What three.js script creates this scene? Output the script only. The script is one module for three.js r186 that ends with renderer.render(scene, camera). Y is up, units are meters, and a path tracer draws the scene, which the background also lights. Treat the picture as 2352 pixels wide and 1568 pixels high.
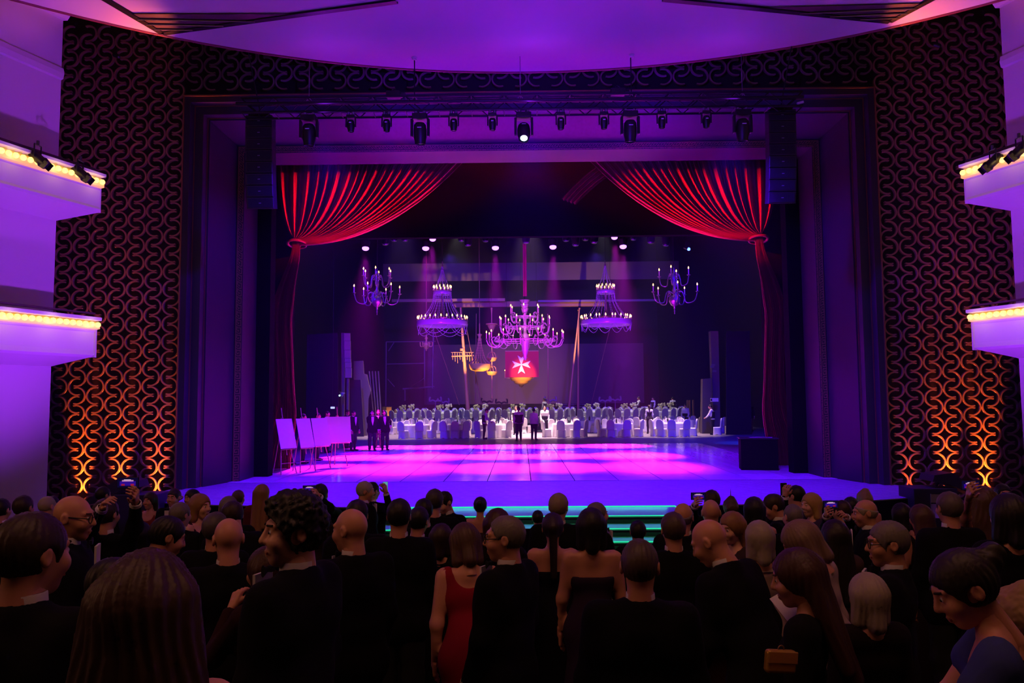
import * as THREE from 'three';
import { mergeGeometries } from 'three/addons/utils/BufferGeometryUtils.js';
import { RoundedBoxGeometry } from 'three/addons/geometries/RoundedBoxGeometry.js';
import { RectAreaLightUniformsLib } from 'three/addons/lights/RectAreaLightUniformsLib.js';

// ---------------------------------------------------------------- camera, haze, lights, exposure
// Units are metres. The stage floor is y = 0, the lens stands 2.3 m above it in the stalls aisle, and -z runs up the stage.
const FOCAL = 1780, EYE = new THREE.Vector3(0, 2.3, 0);
const scene = new THREE.Scene();
scene.background = new THREE.Color(0x000000);
const camera = new THREE.PerspectiveCamera(2 * Math.atan(784 / FOCAL) * 180 / Math.PI, 2352 / 1568, 0.05, 300);
camera.position.copy(EYE);
camera.rotation.order = 'YXZ';
camera.rotation.set(Math.atan(128 / FOCAL), Math.atan(20 / FOCAL), -0.0078);
camera.updateMatrixWorld(true);
const renderer = new THREE.WebGLRenderer();
renderer.toneMapping = THREE.LinearToneMapping;
renderer.toneMappingExposure = 1;
renderer.shadowMap.enabled = true;
RectAreaLightUniformsLib.init();
scene.fog = new THREE.FogExp2(0xffffff, 0.0004);

const V = (x, y, z) => new THREE.Vector3(x, y, z);
const X0 = 0.236;                                   // the axis of stage and hall
// The place in the hall that a pixel of the photograph shows, once its distance is known.
function at(px, py, d) {
  const v = V((px - 1176) / FOCAL, -(py - 784) / FOCAL, -1).applyQuaternion(camera.quaternion);
  return v.multiplyScalar(d / -v.z).add(EYE);
}
const lin = (r, g, b) => new THREE.Color().setRGB(r, g, b);
function spot(name, from, to, color, intensity, angle, penumbra = 0.6, radius = 4) {
  const l = new THREE.SpotLight(color, intensity, 0, angle * Math.PI / 180, penumbra, 2);
  l.name = name; l.position.copy(from); l.target.position.copy(to); l.castShadow = true; l.shadow.radius = radius;
  scene.add(l); scene.add(l.target); return l;
}
function point(name, p, color, intensity, radius = 2) {
  const l = new THREE.PointLight(color, intensity, 0, 2);
  l.name = name; l.position.copy(p); l.castShadow = true; l.shadow.radius = radius; scene.add(l); return l;
}
function area(name, p, look, w, h, color, intensity) {
  const l = new THREE.RectAreaLight(color, intensity, w, h);
  l.name = name; l.position.copy(p); l.lookAt(look); scene.add(l); return l;
}
const BLUE = lin(0.055, 0.0, 1.0), VIOLET = lin(0.27, 0.015, 1.0), MAGENTA = lin(1.0, 0.015, 1.0), RED = lin(1, 0.015, 0.03), ORANGE = lin(1, 0.16, 0.03), WARM = lin(1, 0.62, 0.25);
// unseen house lights: dim warm ones over and beside the stalls, violet wash on ceiling and circles, blue wash on the proscenium
area('unseen_house_light', V(X0, 10.3, -1.5), V(X0, 0, -4.5), 9, 5, lin(1, 0.4, 0.26), 1.7);  // out of view above the lens, lights the heads of the audience
area('unseen_house_side_light', V(-10, 5.6, -1.5), V(-1, 1.2, -4.5), 3.5, 2, lin(1, 0.42, 0.24), 3.2);  // out of view, placed to light faces turned to picture-left
area('unseen_house_side_light', V(10.5, 5.6, -1.5), V(2, 1.2, -4.5), 3.5, 2, lin(1, 0.42, 0.24), 0.8);  // out of view, weaker counterpart from the other side
for (const x of [-5, 0, 5]) spot('unseen_ceiling_wash_lamp', V(X0 + x, 9.15, -18.2), V(X0 + x * 0.9, 10.7, -17.5), VIOLET, x ? 4.4 : 6.5, 64, 1, 8);  // unseen lamps above the truss, turning the ceiling edge violet
spot('unseen_ceiling_rear_lamp', V(X0, 6, -11), V(X0, 10.7, -15.5), lin(0.42, 0.04, 1), 15, 55, 1, 8);  // unseen, carries the violet over the nearer ceiling
for (const s of [-1, 1]) {
  spot('unseen_ceiling_side_lamp', V(X0 + s * 8.3, 9.6, -17.6), V(X0 + s * 9, 10.7, -16.4), ORANGE, 26, 44, 0.9, 3);  // unseen source, placed to give the ceiling corner its orange glow
  spot('unseen_circle_wash_lamp', V(X0 + s * 7.4, -0.2, -14.6), V(X0 + s * 10.9, 5.2, -15.2), lin(0.3, 0.03, 1), 90, 46, 1, 8);  // unseen uplight in the pit, no fixture, lights the circle from below
  spot('unseen_circle_cross_lamp', V(X0 + s * 2.3, 0.15, -14.3), V(X0 + s * 10.6, 6.2, -15.4), lin(0.3, 0.03, 1), 330, 30, 1, 8);  // unseen, placed to reach the upper circle wall and soffit
  spot('unseen_proscenium_wash_lamp', V(X0 + s * 4.2, 8.45, -18.45), V(X0 + s * 8.6, 4.6, -21.3), BLUE, 190, 36, 0.9, 5);  // unseen source near the truss, placed to turn the jambs blue
}
for (const x of [-6.5, -3.3, 0, 3.3, 6.5]) spot('unseen_lintel_wash_lamp', V(X0 + x, 8.0, -19.3), V(X0 + x, 9.85, -21.2), BLUE, 120, 48, 0.9, 5);  // unseen sources behind the truss heads, lighting the lintel panel blue
spot('unseen_frame_front_lamp', V(X0, 6.2, -7), V(X0, 6.5, -20), lin(0.1, 0, 1), 420, 40, 0.8, 8);  // out of view in the hall, tints the frame's front faces blue
// the truss: red heads crossing onto the house curtain
for (const [px, tx, ty] of [[1520, 735, 492], [1622, 905, 470], [888, 1685, 492], [806, 1520, 470]]) spot('red_head_lamp', at(px, 322, 18.2), at(tx, ty, 25.5), RED, 3600, 7.8, 0.7, 4);
spot('truss_key_lamp', at(1204, 316, 18.6), at(1204, 1140, 18.3), lin(0.45, 0.8, 1), 4, 8, 0.8, 5);
// overhead stage rows
const LAMPS = [[840, 572, 33], [978, 572, 33], [994, 551, 36.4], [1138, 571, 33], [1270, 569, 33], [1411, 547, 36.4], [1431, 568, 33]];
for (const [px, py, d] of LAMPS) {
  const p = at(px, py, d); p.y -= 0.16;
  for (const [z, power, cone] of [[-36.2, 3400, 7], [-30.3, 6800, 6], [-25.6, 4400, 4]]) spot('stage_row_lamp', p, V(p.x * 0.95, 0, z), MAGENTA, power, cone + 5, 0.7, 5);
  spot('stage_beam_lamp', p, V(p.x, 0, p.z + 0.4), lin(0.1, 0.0, 1), 6500, 7, 0.5, 5);
}
for (const x of [-5, 0, 5]) spot('unseen_front_blue_lamp', V(X0 + x, 8.75, -18.5), V(X0 + x * 0.9, 0, -19.8), lin(0.09, 0, 1), 1300, 44, 0.8, 6);  // unseen sources at truss height, placed to light the apron blue
for (const [x, w] of [[-7.5, 1500], [0.3, 5200], [8, 1900]]) spot('unseen_table_wash_lamp', V(X0 + x, 15, -47.2), V(X0 + x, 0, -47), lin(1, 0.6, 0.7), w * 1.5, 17, 0.8, 6);  // unseen, high above the front tables, pools pinkish white light on them
spot('unseen_table_wash_lamp', V(X0 - 5, 15, -58), V(X0 - 5, 0, -59), lin(0.75, 0.7, 0.66), 900, 36, 0.8, 6);  // unseen, lights the rear platform tables, as does the next
spot('unseen_table_wash_lamp', V(X0 + 6, 15, -58), V(X0 + 7, 0, -59), lin(0.72, 0.62, 0.8), 900, 36, 0.8, 6);
for (const x of [-5, 0, 5]) spot('unseen_stage_blue_lamp', V(X0 + x, 9.6, -31), V(X0 + x, 0, -30.5), lin(0.13, 0, 1), 900, 46, 0.8, 6);  // unseen, placed to put blue between the magenta pools on the floor
for (const s of [-1, 1]) {
  spot('unseen_wing_blue_lamp', V(X0 + s * 9.5, 11, -34), V(X0 + s * 9.5, 0, -44), lin(0.02, 0, 1), 700, 34, 0.8, 6);  // unseen, placed to give the wing its blue glow
  spot('unseen_wing_blue_lamp', V(X0 + s * 5, 12, -52), V(X0 + s * 6, 3, -78), lin(0.12, 0.02, 1), 1700, 36, 0.8, 6);  // unseen, placed to light the rear of the stage blue-violet
}
spot('unseen_chandelier_spot', V(X0 - 4, 3.5, -32), V(X0 - 4.6, 7, -40), lin(0.3, 0.01, 1), 420, 30, 0.8, 5);  // unseen spots in mid-air, lighting the hanging chandeliers violet
spot('unseen_chandelier_spot', V(X0 + 4, 3.5, -32), V(X0 + 4.6, 7, -40), lin(0.3, 0.01, 1), 420, 30, 0.8, 5);
spot('unseen_chandelier_spot', V(X0, 3, -33), V(X0, 5.6, -42), lin(0.7, 0.01, 1), 420, 18, 0.8, 5);  // unseen too, turns the tiered chandelier magenta
for (const [px, py, d, tx, ty, power] of [[1075, 926, 68, 1066, 810, 800], [1118, 926, 67, 1115, 835, 500], [1225, 926, 66, 1200, 855, 330], [1310, 926, 70, 1325, 800, 700]])
  spot('unseen_gold_spot', at(px, py, d - 4.5), at(tx, ty, d), lin(1, 0.42, 0.07), power, 15, 0.8, 4);  // unseen sources among the rear tables, lighting the gilded props
spot('unseen_rear_cloth_lamp', V(X0, 1.0, -77), V(X0 - 1, 4.5, -88), lin(1, 0.42, 0.3), 260, 38, 1, 6);  // unseen, placed low to warm the middle of the rear cloth

// ---------------------------------------------------------------- helpers
let seed = 20231;
const rnd = () => { seed = (Math.imul(seed, 1664525) + 1013904223) | 0; return (seed >>> 0) / 4294967296; };
const rr = (a, b) => a + (b - a) * rnd();
const taken = {};
function numbered(name) { const n = taken[name] = (taken[name] ?? -1) + 1; return n ? name + '_' + String(n).padStart(3, '0') : name; }
function tag(o, label, category, group, kind) {
  if (label) o.userData.label = label;
  if (category) o.userData.category = category;
  if (group) o.userData.group = group;
  if (kind) o.userData.kind = kind;
  return o;
}
function thing(name, label, category, p = V(0, 0, 0), turn = 0, group) {
  const o = new THREE.Group(); o.name = numbered(name); o.position.copy(p); o.rotation.y = turn; scene.add(o);
  return tag(o, label, category, group);
}
function part(name, geo, m, parent) {
  const o = new THREE.Mesh(Array.isArray(geo) ? merge(geo) : geo, m);
  o.name = name; o.castShadow = o.receiveShadow = true; if (parent) parent.add(o); return o;
}
function solo(name, geo, m, label, category, group) { const o = part(numbered(name), geo, m, scene); return tag(o, label, category, group); }
function struct(name, geo, m, label, category = 'structure') { const o = part(numbered(name), geo, m, scene); return tag(o, label, category, null, 'structure'); }
function copyOf(o, p, turn = 0, label) {
  const c = o.clone(); c.name = numbered(o.name.replace(/_\d{3}$/, '')); c.position.copy(p); c.rotation.y = turn; scene.add(c);
  if (label) c.userData.label = label; return c;
}
function merge(list) {
  const plain = list.map((g) => { const q = g.index ? g.toNonIndexed() : g; for (const k of Object.keys(q.attributes)) if (!['position', 'normal', 'uv'].includes(k)) q.deleteAttribute(k);
    if (!q.attributes.normal) q.computeVertexNormals(); if (!q.attributes.uv) q.setAttribute('uv', new THREE.BufferAttribute(new Float32Array(q.attributes.position.count * 2), 2)); return q; });
  return mergeGeometries(plain);
}
const M4 = () => new THREE.Matrix4();
function box(x0, x1, y0, y1, z0, z1) { return new THREE.BoxGeometry(x1 - x0, y1 - y0, z1 - z0).translate((x0 + x1) / 2, (y0 + y1) / 2, (z0 + z1) / 2); }
function cbox(w, h, d, x = 0, y = 0, z = 0, r = 0) { return (r ? new RoundedBoxGeometry(w, h, d, 2, r) : new THREE.BoxGeometry(w, h, d)).translate(x, y, z); }
function cyl(r1, r2, h, n = 12, x = 0, y = 0, z = 0) { return new THREE.CylinderGeometry(r1, r2, h, n).translate(x, y, z); }
function ball(r, x = 0, y = 0, z = 0, n = 10) { return new THREE.SphereGeometry(r, n, Math.max(5, n >> 1)).translate(x, y, z); }
function lathe(pts, n = 20) { return new THREE.LatheGeometry(pts.map(([r, y]) => new THREE.Vector2(r, y)), n); }
function rod(a, b, r, n = 6, r2 = r) {
  const d = V().subVectors(b, a), g = new THREE.CylinderGeometry(r2, r, d.length(), n);
  g.applyMatrix4(M4().compose(V().addVectors(a, b).multiplyScalar(0.5), new THREE.Quaternion().setFromUnitVectors(V(0, 1, 0), d.normalize()), V(1, 1, 1)));
  return g;
}
function tube(pts, r, seg = 24, n = 6) { return new THREE.TubeGeometry(new THREE.CatmullRomCurve3(pts), seg, r, n, false); }
// A grid of points f(u, v) as a surface with smooth normals.
function sheet(f, nu, nv) {
  const p = [], uv = [], ix = [], t = V();
  for (let j = 0; j <= nv; j++) for (let i = 0; i <= nu; i++) { f(i / nu, j / nv, t); p.push(t.x, t.y, t.z); uv.push(i / nu, j / nv); }
  for (let j = 0; j < nv; j++) for (let i = 0; i < nu; i++) { const a = j * (nu + 1) + i, b = a + 1, c = a + nu + 1, d = c + 1; ix.push(a, b, d, a, d, c); }
  const g = new THREE.BufferGeometry(); g.setAttribute('position', new THREE.Float32BufferAttribute(p, 3)); g.setAttribute('uv', new THREE.Float32BufferAttribute(uv, 2)); g.setIndex(ix); g.computeVertexNormals(); return g;
}
// Flat-shaded solid from quads given as four points each.
function quads(list) {
  const p = [], uv = [];
  for (const [a, b, c, d] of list) {
    for (const q of [a, b, c, a, c, d]) p.push(q.x, q.y, q.z);
    const w = a.distanceTo(b), h = a.distanceTo(d); uv.push(0, 0, w, 0, w, h, 0, 0, w, h, 0, h);
  }
  const g = new THREE.BufferGeometry(); g.setAttribute('position', new THREE.Float32BufferAttribute(p, 3)); g.setAttribute('uv', new THREE.Float32BufferAttribute(uv, 2)); g.computeVertexNormals(); return g;
}
// A closed profile [(out, y)] swept along a path of plan points with the profile's "out" taken along each point's own outward direction.
function sweep(path, prof) {
  const rows = path.map(({ x, z, ox, oz }) => prof.map(([o, y]) => V(x + ox * o, y, z + oz * o))), q = [];
  for (let i = 0; i + 1 < rows.length; i++) for (let k = 0; k < prof.length; k++) { const n = (k + 1) % prof.length; q.push([rows[i][k], rows[i + 1][k], rows[i + 1][n], rows[i][n]]); }
  const g = [quads(q)], shape = THREE.ShapeUtils.triangulateShape(prof.map(([o, y]) => new THREE.Vector2(o, y)), []);
  for (const e of [rows[0], rows[rows.length - 1]]) g.push(quads(shape.map(([a, b, c]) => [e[a], e[b], e[c], e[c]])));
  return merge(g);
}
const mats = {};
function mat(color, rough = 0.7, metal = 0, more = {}) {
  const key = color + '|' + rough + '|' + metal + '|' + JSON.stringify(more);
  return mats[key] ??= new THREE.MeshPhysicalMaterial({ side: THREE.DoubleSide, color, roughness: rough, metalness: metal, ...more });
}
function glow(color, strength, base = 0x221d18) { const key = 'g' + color + strength; return mats[key] ??= new THREE.MeshStandardMaterial({ color: base, emissive: color, emissiveIntensity: strength, roughness: 0.6 }); }
function noiseTex(n, lo, hi, grains, sx = 1, sy = 1) {
  const a = new Uint8Array(n * n * 4), g = new Float32Array(n * n).fill(0);
  for (const [cells, w] of grains) {
    const cx = Math.max(1, Math.round(cells * sx)), cy = Math.max(1, Math.round(cells * sy)), lat = Array.from({ length: cx * cy }, rnd);
    for (let y = 0; y < n; y++) for (let x = 0; x < n; x++) {
      const u = x / n * cx, v = y / n * cy, i = Math.floor(u), j = Math.floor(v), s = (u - i) ** 2 * (3 - 2 * (u - i)), t = (v - j) ** 2 * (3 - 2 * (v - j)), L = (p, q) => lat[(q % cy) * cx + p % cx];
      g[y * n + x] += w * ((L(i, j) * (1 - s) + L(i + 1, j) * s) * (1 - t) + (L(i, j + 1) * (1 - s) + L(i + 1, j + 1) * s) * t);
    }
  }
  for (let i = 0; i < n * n; i++) { for (let c = 0; c < 3; c++) a[i * 4 + c] = Math.max(0, Math.min(255, lo + (hi - lo) * g[i])); a[i * 4 + 3] = 255; }
  const t = new THREE.DataTexture(a, n, n); t.wrapS = t.wrapT = THREE.RepeatWrapping; t.magFilter = THREE.LinearFilter; t.needsUpdate = true; return t;
}
// ---------------------------------------------------------------- the hall
const plaster = mat(0xb9b4ac, 0.75), blackCloth = mat(0x040405, 0.95, 0, { specularIntensity: 0.1 }), blackMetal = mat(0x0b0b0d, 0.45, 0.3), frameWood = mat(0x2e2b29, 0.5, 0, { specularIntensity: 0.5 }), gold = mat(0x8a6a3c, 0.4, 0.6), darkWall = mat(0x140708, 0.85);
const stalls = (d) => 0.45 - 0.11 * d;             // height of the raked stalls floor at distance d
{
  const carpet = mat(0x2a0d10, 0.95, 0, { bumpMap: noiseTex(256, 0, 255, [[64, 0.6], [128, 0.4]]), bumpScale: 0.004 });
  const q = (d, y) => [V(-13, y, -d), V(13.4, y, -d)];
  const slab = [];
  const prof = [[-3, 0.78], [13, -0.98], [17.5, -0.98], [17.5, -1.4], [-3, -1.4]];
  for (let i = 0; i < prof.length; i++) { const [a, b] = [prof[i], prof[(i + 1) % prof.length]], [p, r] = [q(...a), q(...b)]; slab.push([p[0], p[1], r[1], r[0]]); }
  struct('floor', quads(slab), carpet, 'dark red carpeted raked stalls floor', 'floor');
  const pale = mat(0x9a8079, 0.55);
  const runner = mat(0x3d0b16, 0.95);
  const strip = (x0, x1, d0, d1, h) => quads([[V(x0, stalls(d0) + h, -d0), V(x1, stalls(d0) + h, -d0), V(x1, stalls(d1) + h, -d1), V(x0, stalls(d1) + h, -d1)], [V(x0, stalls(d0) + h, -d0), V(x1, stalls(d0) + h, -d0), V(x1, stalls(d0) - 0.05, -d0), V(x0, stalls(d0) - 0.05, -d0)], [V(x0, stalls(d0) + h, -d0), V(x0, stalls(d1) + h, -d1), V(x0, stalls(d1) - 0.05, -d1), V(x0, stalls(d0) - 0.05, -d0)]]);
  const aisle = struct('floor_aisle', strip(X0 - 0.6, X0 + 0.62, -2, 12.9, 0.012), pale, 'pale polished floor of the centre aisle', 'floor');
  part('carpet_runner', strip(X0 - 0.42, X0 + 0.42, -2, 11.6, 0.022), runner, aisle);
}
// stage: a curved apron, then the deep stage floor
const apron = [[-9.35, 18.7], [-8.6, 17.75], [-7.2, 17.2], [-5, 16.8], [-2.74, 16.5]];
{
  const edge = [...apron, ...apron.slice().reverse().map(([x, d]) => [2 * X0 - x, d])];
  const s = new THREE.Shape(); s.moveTo(edge[0][0], edge[0][1]); for (const [x, d] of edge.slice(1)) s.lineTo(x, d); s.lineTo(2 * X0 + 9.1, 19.4); s.lineTo(2 * X0 + 8.9, 23.2); s.lineTo(17, 23.2); s.lineTo(17, 97); s.lineTo(-17, 97); s.lineTo(-17, 23.2); s.lineTo(-8.9, 23.2); s.lineTo(-9.1, 19.4);
  const g = new THREE.ExtrudeGeometry(s, { depth: 1.1, bevelEnabled: false }).rotateX(-Math.PI / 2).translate(0, -1.1, 0);
  const deck = mat(0x77757a, 0.5, 0, { roughnessMap: noiseTex(256, 150, 255, [[8, 0.5], [40, 0.5]]), bumpMap: null });
  const stage = struct('floor_stage', g, deck, 'grey painted stage floor behind the apron edge', 'floor');
  const skirt = []; for (let i = 0; i + 1 < edge.length; i++) { const [a, b] = [edge[i], edge[i + 1]]; skirt.push([V(a[0], -0.02, -a[1] + 0.012), V(b[0], -0.02, -b[1] + 0.012), V(b[0], -0.98, -b[1] + 0.012), V(a[0], -0.98, -a[1] + 0.012)]); }
  part('stage_front', quads(skirt), blackCloth, stage);
  // glossy dance floor laid in strips
  const vinyl = [0, 1, 2].map((k) => mat([0xb6b3b8, 0xb0adb2, 0xbab7bc][k], 0.2, 0, { roughnessMap: noiseTex(256, 120, 255, [[6, 0.6], [30, 0.4]]), specularIntensity: 0.45 }));
  const dance = thing('dance_floor', 'glossy grey dance floor laid in wide strips across the stage', 'dance floor');
  part('underlay', box(0.25 - 8.4, 0.25 + 8.4, 0, 0.004, -38, -21.5), blackCloth, dance);
  const rows = [[21.5, 22.9], [22.9, 33], [33, 38]];
  for (const [d0, d1] of rows) for (let k = -7; k < 7; k++) {
    const x = 0.25 + k * 1.2;
    part('panel', box(x + 0.012, x + 1.188, 0, 0.012, -d1 + 0.012, -d0 - 0.012), vinyl[(k + 21 + (d0 | 0)) % 3], dance);
  }
  const rear = struct('floor_rear_platform', box(-15.5, 15.5, 0, 0.45, -92, -54.5), mat(0x2a282c, 0.7), 'dark raised platform at the rear of the stage', 'platform');
}
// lit steps down to the stalls
{
  const steps = thing('stage_steps', 'broad black stage steps with green light lines along the nosings', 'steps');
  const tread = mat(0x464e4b, 0.5), riser = mat(0x060607, 0.8), led = glow(0x20e8a0, 1.1);
  const nose = [16.5, 15.33, 14.8, 14.35, 13.9, 13.5];
  for (let k = 1; k < 6; k++) {
    const y = -0.012 - 0.16 * (k - 1), hw = 2.97 - 0.06 * (k - 1);
    part('tread', box(X0 - hw, X0 + hw, y - 0.04, y, -nose[k - 1] - 0.05, -nose[k]), tread, steps);
    part('riser', box(X0 - hw + 0.02, X0 + hw - 0.02, y - 0.17, y - 0.041, -nose[k - 1] - 0.04, -nose[k] - 0.03), riser, steps);
    part('light_line', box(X0 - hw, X0 + hw, y - 0.016, y + 0.002, -nose[k], -nose[k] + 0.012), led, steps);
  }
  part('light_line', box(X0 - 2.97, X0 + 2.97, -0.012, 0.012, -16.49, -16.475), led, steps);
  for (const s of [-1, 1]) part('light_line', box(X0 + s * 2.97 - 0.01, X0 + s * 2.97 + 0.01, -0.02, 0.004, -16.48, -15.33), led, steps);
  for (let k = 0; k < 5; k++) area('step_light', V(X0, 0.02 - 0.16 * Math.max(0, k - 1) + (k ? -0.03 : 0.05), -nose[k] + 0.03), V(X0, -0.55 - 0.16 * k, -nose[k] + 0.55), 5.6, 0.03, lin(0.05, 1, 0.45), 16);
  area('stage_edge_light', V(X0, 0.05, -16.45), V(X0, -0.02, -17.4), 5.8, 0.04, lin(0.05, 0.8, 0.6), 5);
}
// proscenium: stepped frame swept round the opening
const XL = X0 - 9.13, XR = X0 + 9.13, YT = 10.36;
function portal(prof, yb = -0.98) {
  const path = (u, d) => [V(XL + u, yb, -d), V(XL + u, YT - u, -d), V(XR - u, YT - u, -d), V(XR - u, yb, -d)], q = [];
  for (let k = 0; k < prof.length; k++) { const a = path(...prof[k]), b = path(...prof[(k + 1) % prof.length]); for (let i = 0; i < 3; i++) q.push([a[i], a[i + 1], b[i + 1], b[i]]); }
  return quads(q);
}
{
  const f = struct('proscenium_frame', portal([[0, 20], [0.17, 20], [0.17, 20.3], [0.4, 20.3], [0.4, 20.6], [0.46, 20.6], [0.77, 21.8], [0.77, 21.85], [0.98, 21.85], [0.98, 22.7], [0.98, 23], [0, 23]]), frameWood, 'stepped proscenium frame in blue light', 'proscenium');
  for (const [u, d] of [[0, 19.99], [0.17, 20.29], [0.4, 20.59]]) part('gold_edge', portal([[u - 0.015, d - 0.03], [u + 0.02, d - 0.03], [u + 0.02, d + 0.02], [u - 0.015, d + 0.02]]), gold, f);
  const c = document.createElement('canvas'); c.width = 64; c.height = 64; const k = c.getContext('2d');
  k.fillStyle = '#1c120c'; k.fillRect(0, 0, 64, 64); k.strokeStyle = '#7d5a34'; k.lineWidth = 7; k.beginPath(); k.moveTo(0, 54); k.lineTo(8, 54); k.lineTo(8, 10); k.lineTo(54, 10); k.lineTo(54, 44); k.lineTo(26, 44); k.lineTo(26, 28); k.lineTo(38, 28); k.stroke(); k.beginPath(); k.moveTo(8, 54); k.lineTo(64, 54); k.stroke();
  const t = new THREE.CanvasTexture(c); t.wrapS = t.wrapT = THREE.RepeatWrapping; t.repeat.set(4.6, 5); t.colorSpace = THREE.SRGBColorSpace;
  part('key_band', portal([[0.78, 21.82], [0.97, 21.82], [0.97, 21.84], [0.78, 21.84]]), new THREE.MeshStandardMaterial({ map: t, roughness: 0.5 }), f);
  // black masking behind the frame, then the black border above the curtain
  const portalBlack = struct('wall_false_portal', [box(-13, X0 - 7.75, -0.02, 14, -23.5, -23.05), box(X0 + 7.75, 13.5, -0.02, 14, -23.5, -23.05), box(X0 - 7.75, X0 + 7.75, 9.75, 14, -23.5, -23.05)], blackCloth, 'black masking behind the proscenium frame', 'masking');
}
// lattice walls: interlocking half rings in front of a dark wall
{
  const PX = (XR - XL) / 38, PY = 0.462, RX = PX / 2, RY = PY / 2, W = 0.042, DEP = 0.07, Z = -20.02;
  const ring = (side) => {
    const n = 14, a0 = -1.95, p = [], q = [];
    for (let i = 0; i <= n; i++) { const a = a0 + (-2 * a0) * i / n, c = Math.cos(a) * side, s = Math.sin(a), w = W * (0.55 + 0.45 * Math.cos(a * 0.5));
      const pt = (r, z) => V(c * (RX - 0.004 + (r - W)), s * (RY + (r - W)), z); p.push([pt(W - w, Z), pt(W, Z), pt(W, Z - DEP), pt(W - w, Z - DEP)]); }
    for (let i = 0; i < n; i++) for (let k = 0; k < 4; k++) { const m = (k + 1) % 4; q.push(side > 0 ? [p[i][k], p[i + 1][k], p[i + 1][m], p[i][m]] : [p[i + 1][k], p[i][k], p[i][m], p[i + 1][m]]); }
    for (const e of [p[0], p[n]]) q.push([e[0], e[1], e[2], e[3]]);
    return quads(q);
  };
  const R = ring(1), L = ring(-1), metal = mat(0x7a6648, 0.5, 0.1);
  const y0 = at(175, 1074, 20).y;
  const walls = {
    left: struct('wall_left', box(-14.5, XL - 0.01, -1, 13, -20.9, -20.5), darkWall, 'dark lattice wall of interlocking rings beside the stage opening, below the nearer white circles', 'wall'),
    right: struct('wall_right', box(XR + 0.01, 15, -1, 13, -20.9, -20.5), darkWall, 'dark lattice wall of interlocking rings across the stage from the easels', 'wall'),
    top: struct('wall_top', box(XL, XR, 10.37, 13, -20.9, -20.5), darkWall, 'dark lattice band of interlocking rings above the stage opening', 'wall'),
  };
  const rest = { left: [], right: [], top: [] };
  const count = { left: 0, right: 0, top: 0 };
  // the column beside the frame first, so that the rings seen best are the ones built singly
  const cols = []; for (let k = 1; k <= 9; k++) cols.push(['left', -k], ['right', 37 + k]); for (let k = 0; k < 38; k++) cols.push(['top', k]);
  for (const [wall, k] of cols) for (let j = -4; j < 28; j++) for (const side of [1, -1]) {
    const boundary = side > 0 ? k + 1 : k, odd = ((boundary % 2) + 2) % 2, y = y0 + PY * j + (odd ? 0 : RY), x = XL + (k + 0.5) * PX;
    if (y < -0.85 || y > 12.3 || (wall === 'top' && (y < YT + RY * 0.92 || y > 11.9))) continue;
    const g = side > 0 ? R : L;
    if (count[wall] < 300) { const o = part('lattice_ring', g, metal, walls[wall]); o.position.set(x, y, 0); count[wall]++; }
    else rest[wall].push(g.clone().translate(x, y, 0));
  }
  for (const w of ['left', 'right', 'top']) if (rest[w].length) tag(part('lattice_rings_beyond', rest[w], metal, walls[w]), null, null, null, 'stuff');
  // orange uplights on the floor in front of the lattice
  for (const [k, power] of [[-5, 2300], [-3, 2300], [-1, 1600], [39, 350], [41, 2300], [43, 2400]]) {
    const x = XL + k * PX, u = thing('floor_uplight', 'small black floor uplight washing the ring lattice in orange', 'lamp', V(x, -0.94, -19.86), 0, 'orange uplights under the lattice walls');
    part('housing', cyl(0.09, 0.075, 0.16, 14, 0, 0.08, 0), blackMetal, u); part('lens', cyl(0.075, 0.075, 0.012, 14, 0, 0.167, 0), glow(0xff6a20, 6), u);
    spot('uplight_beam', V(x, -0.74, -19.87), V(x, 4, -20.1), lin(1, 0.13, 0.02), power * 0.4, 13, 0.9, 2);
  }
}
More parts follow.
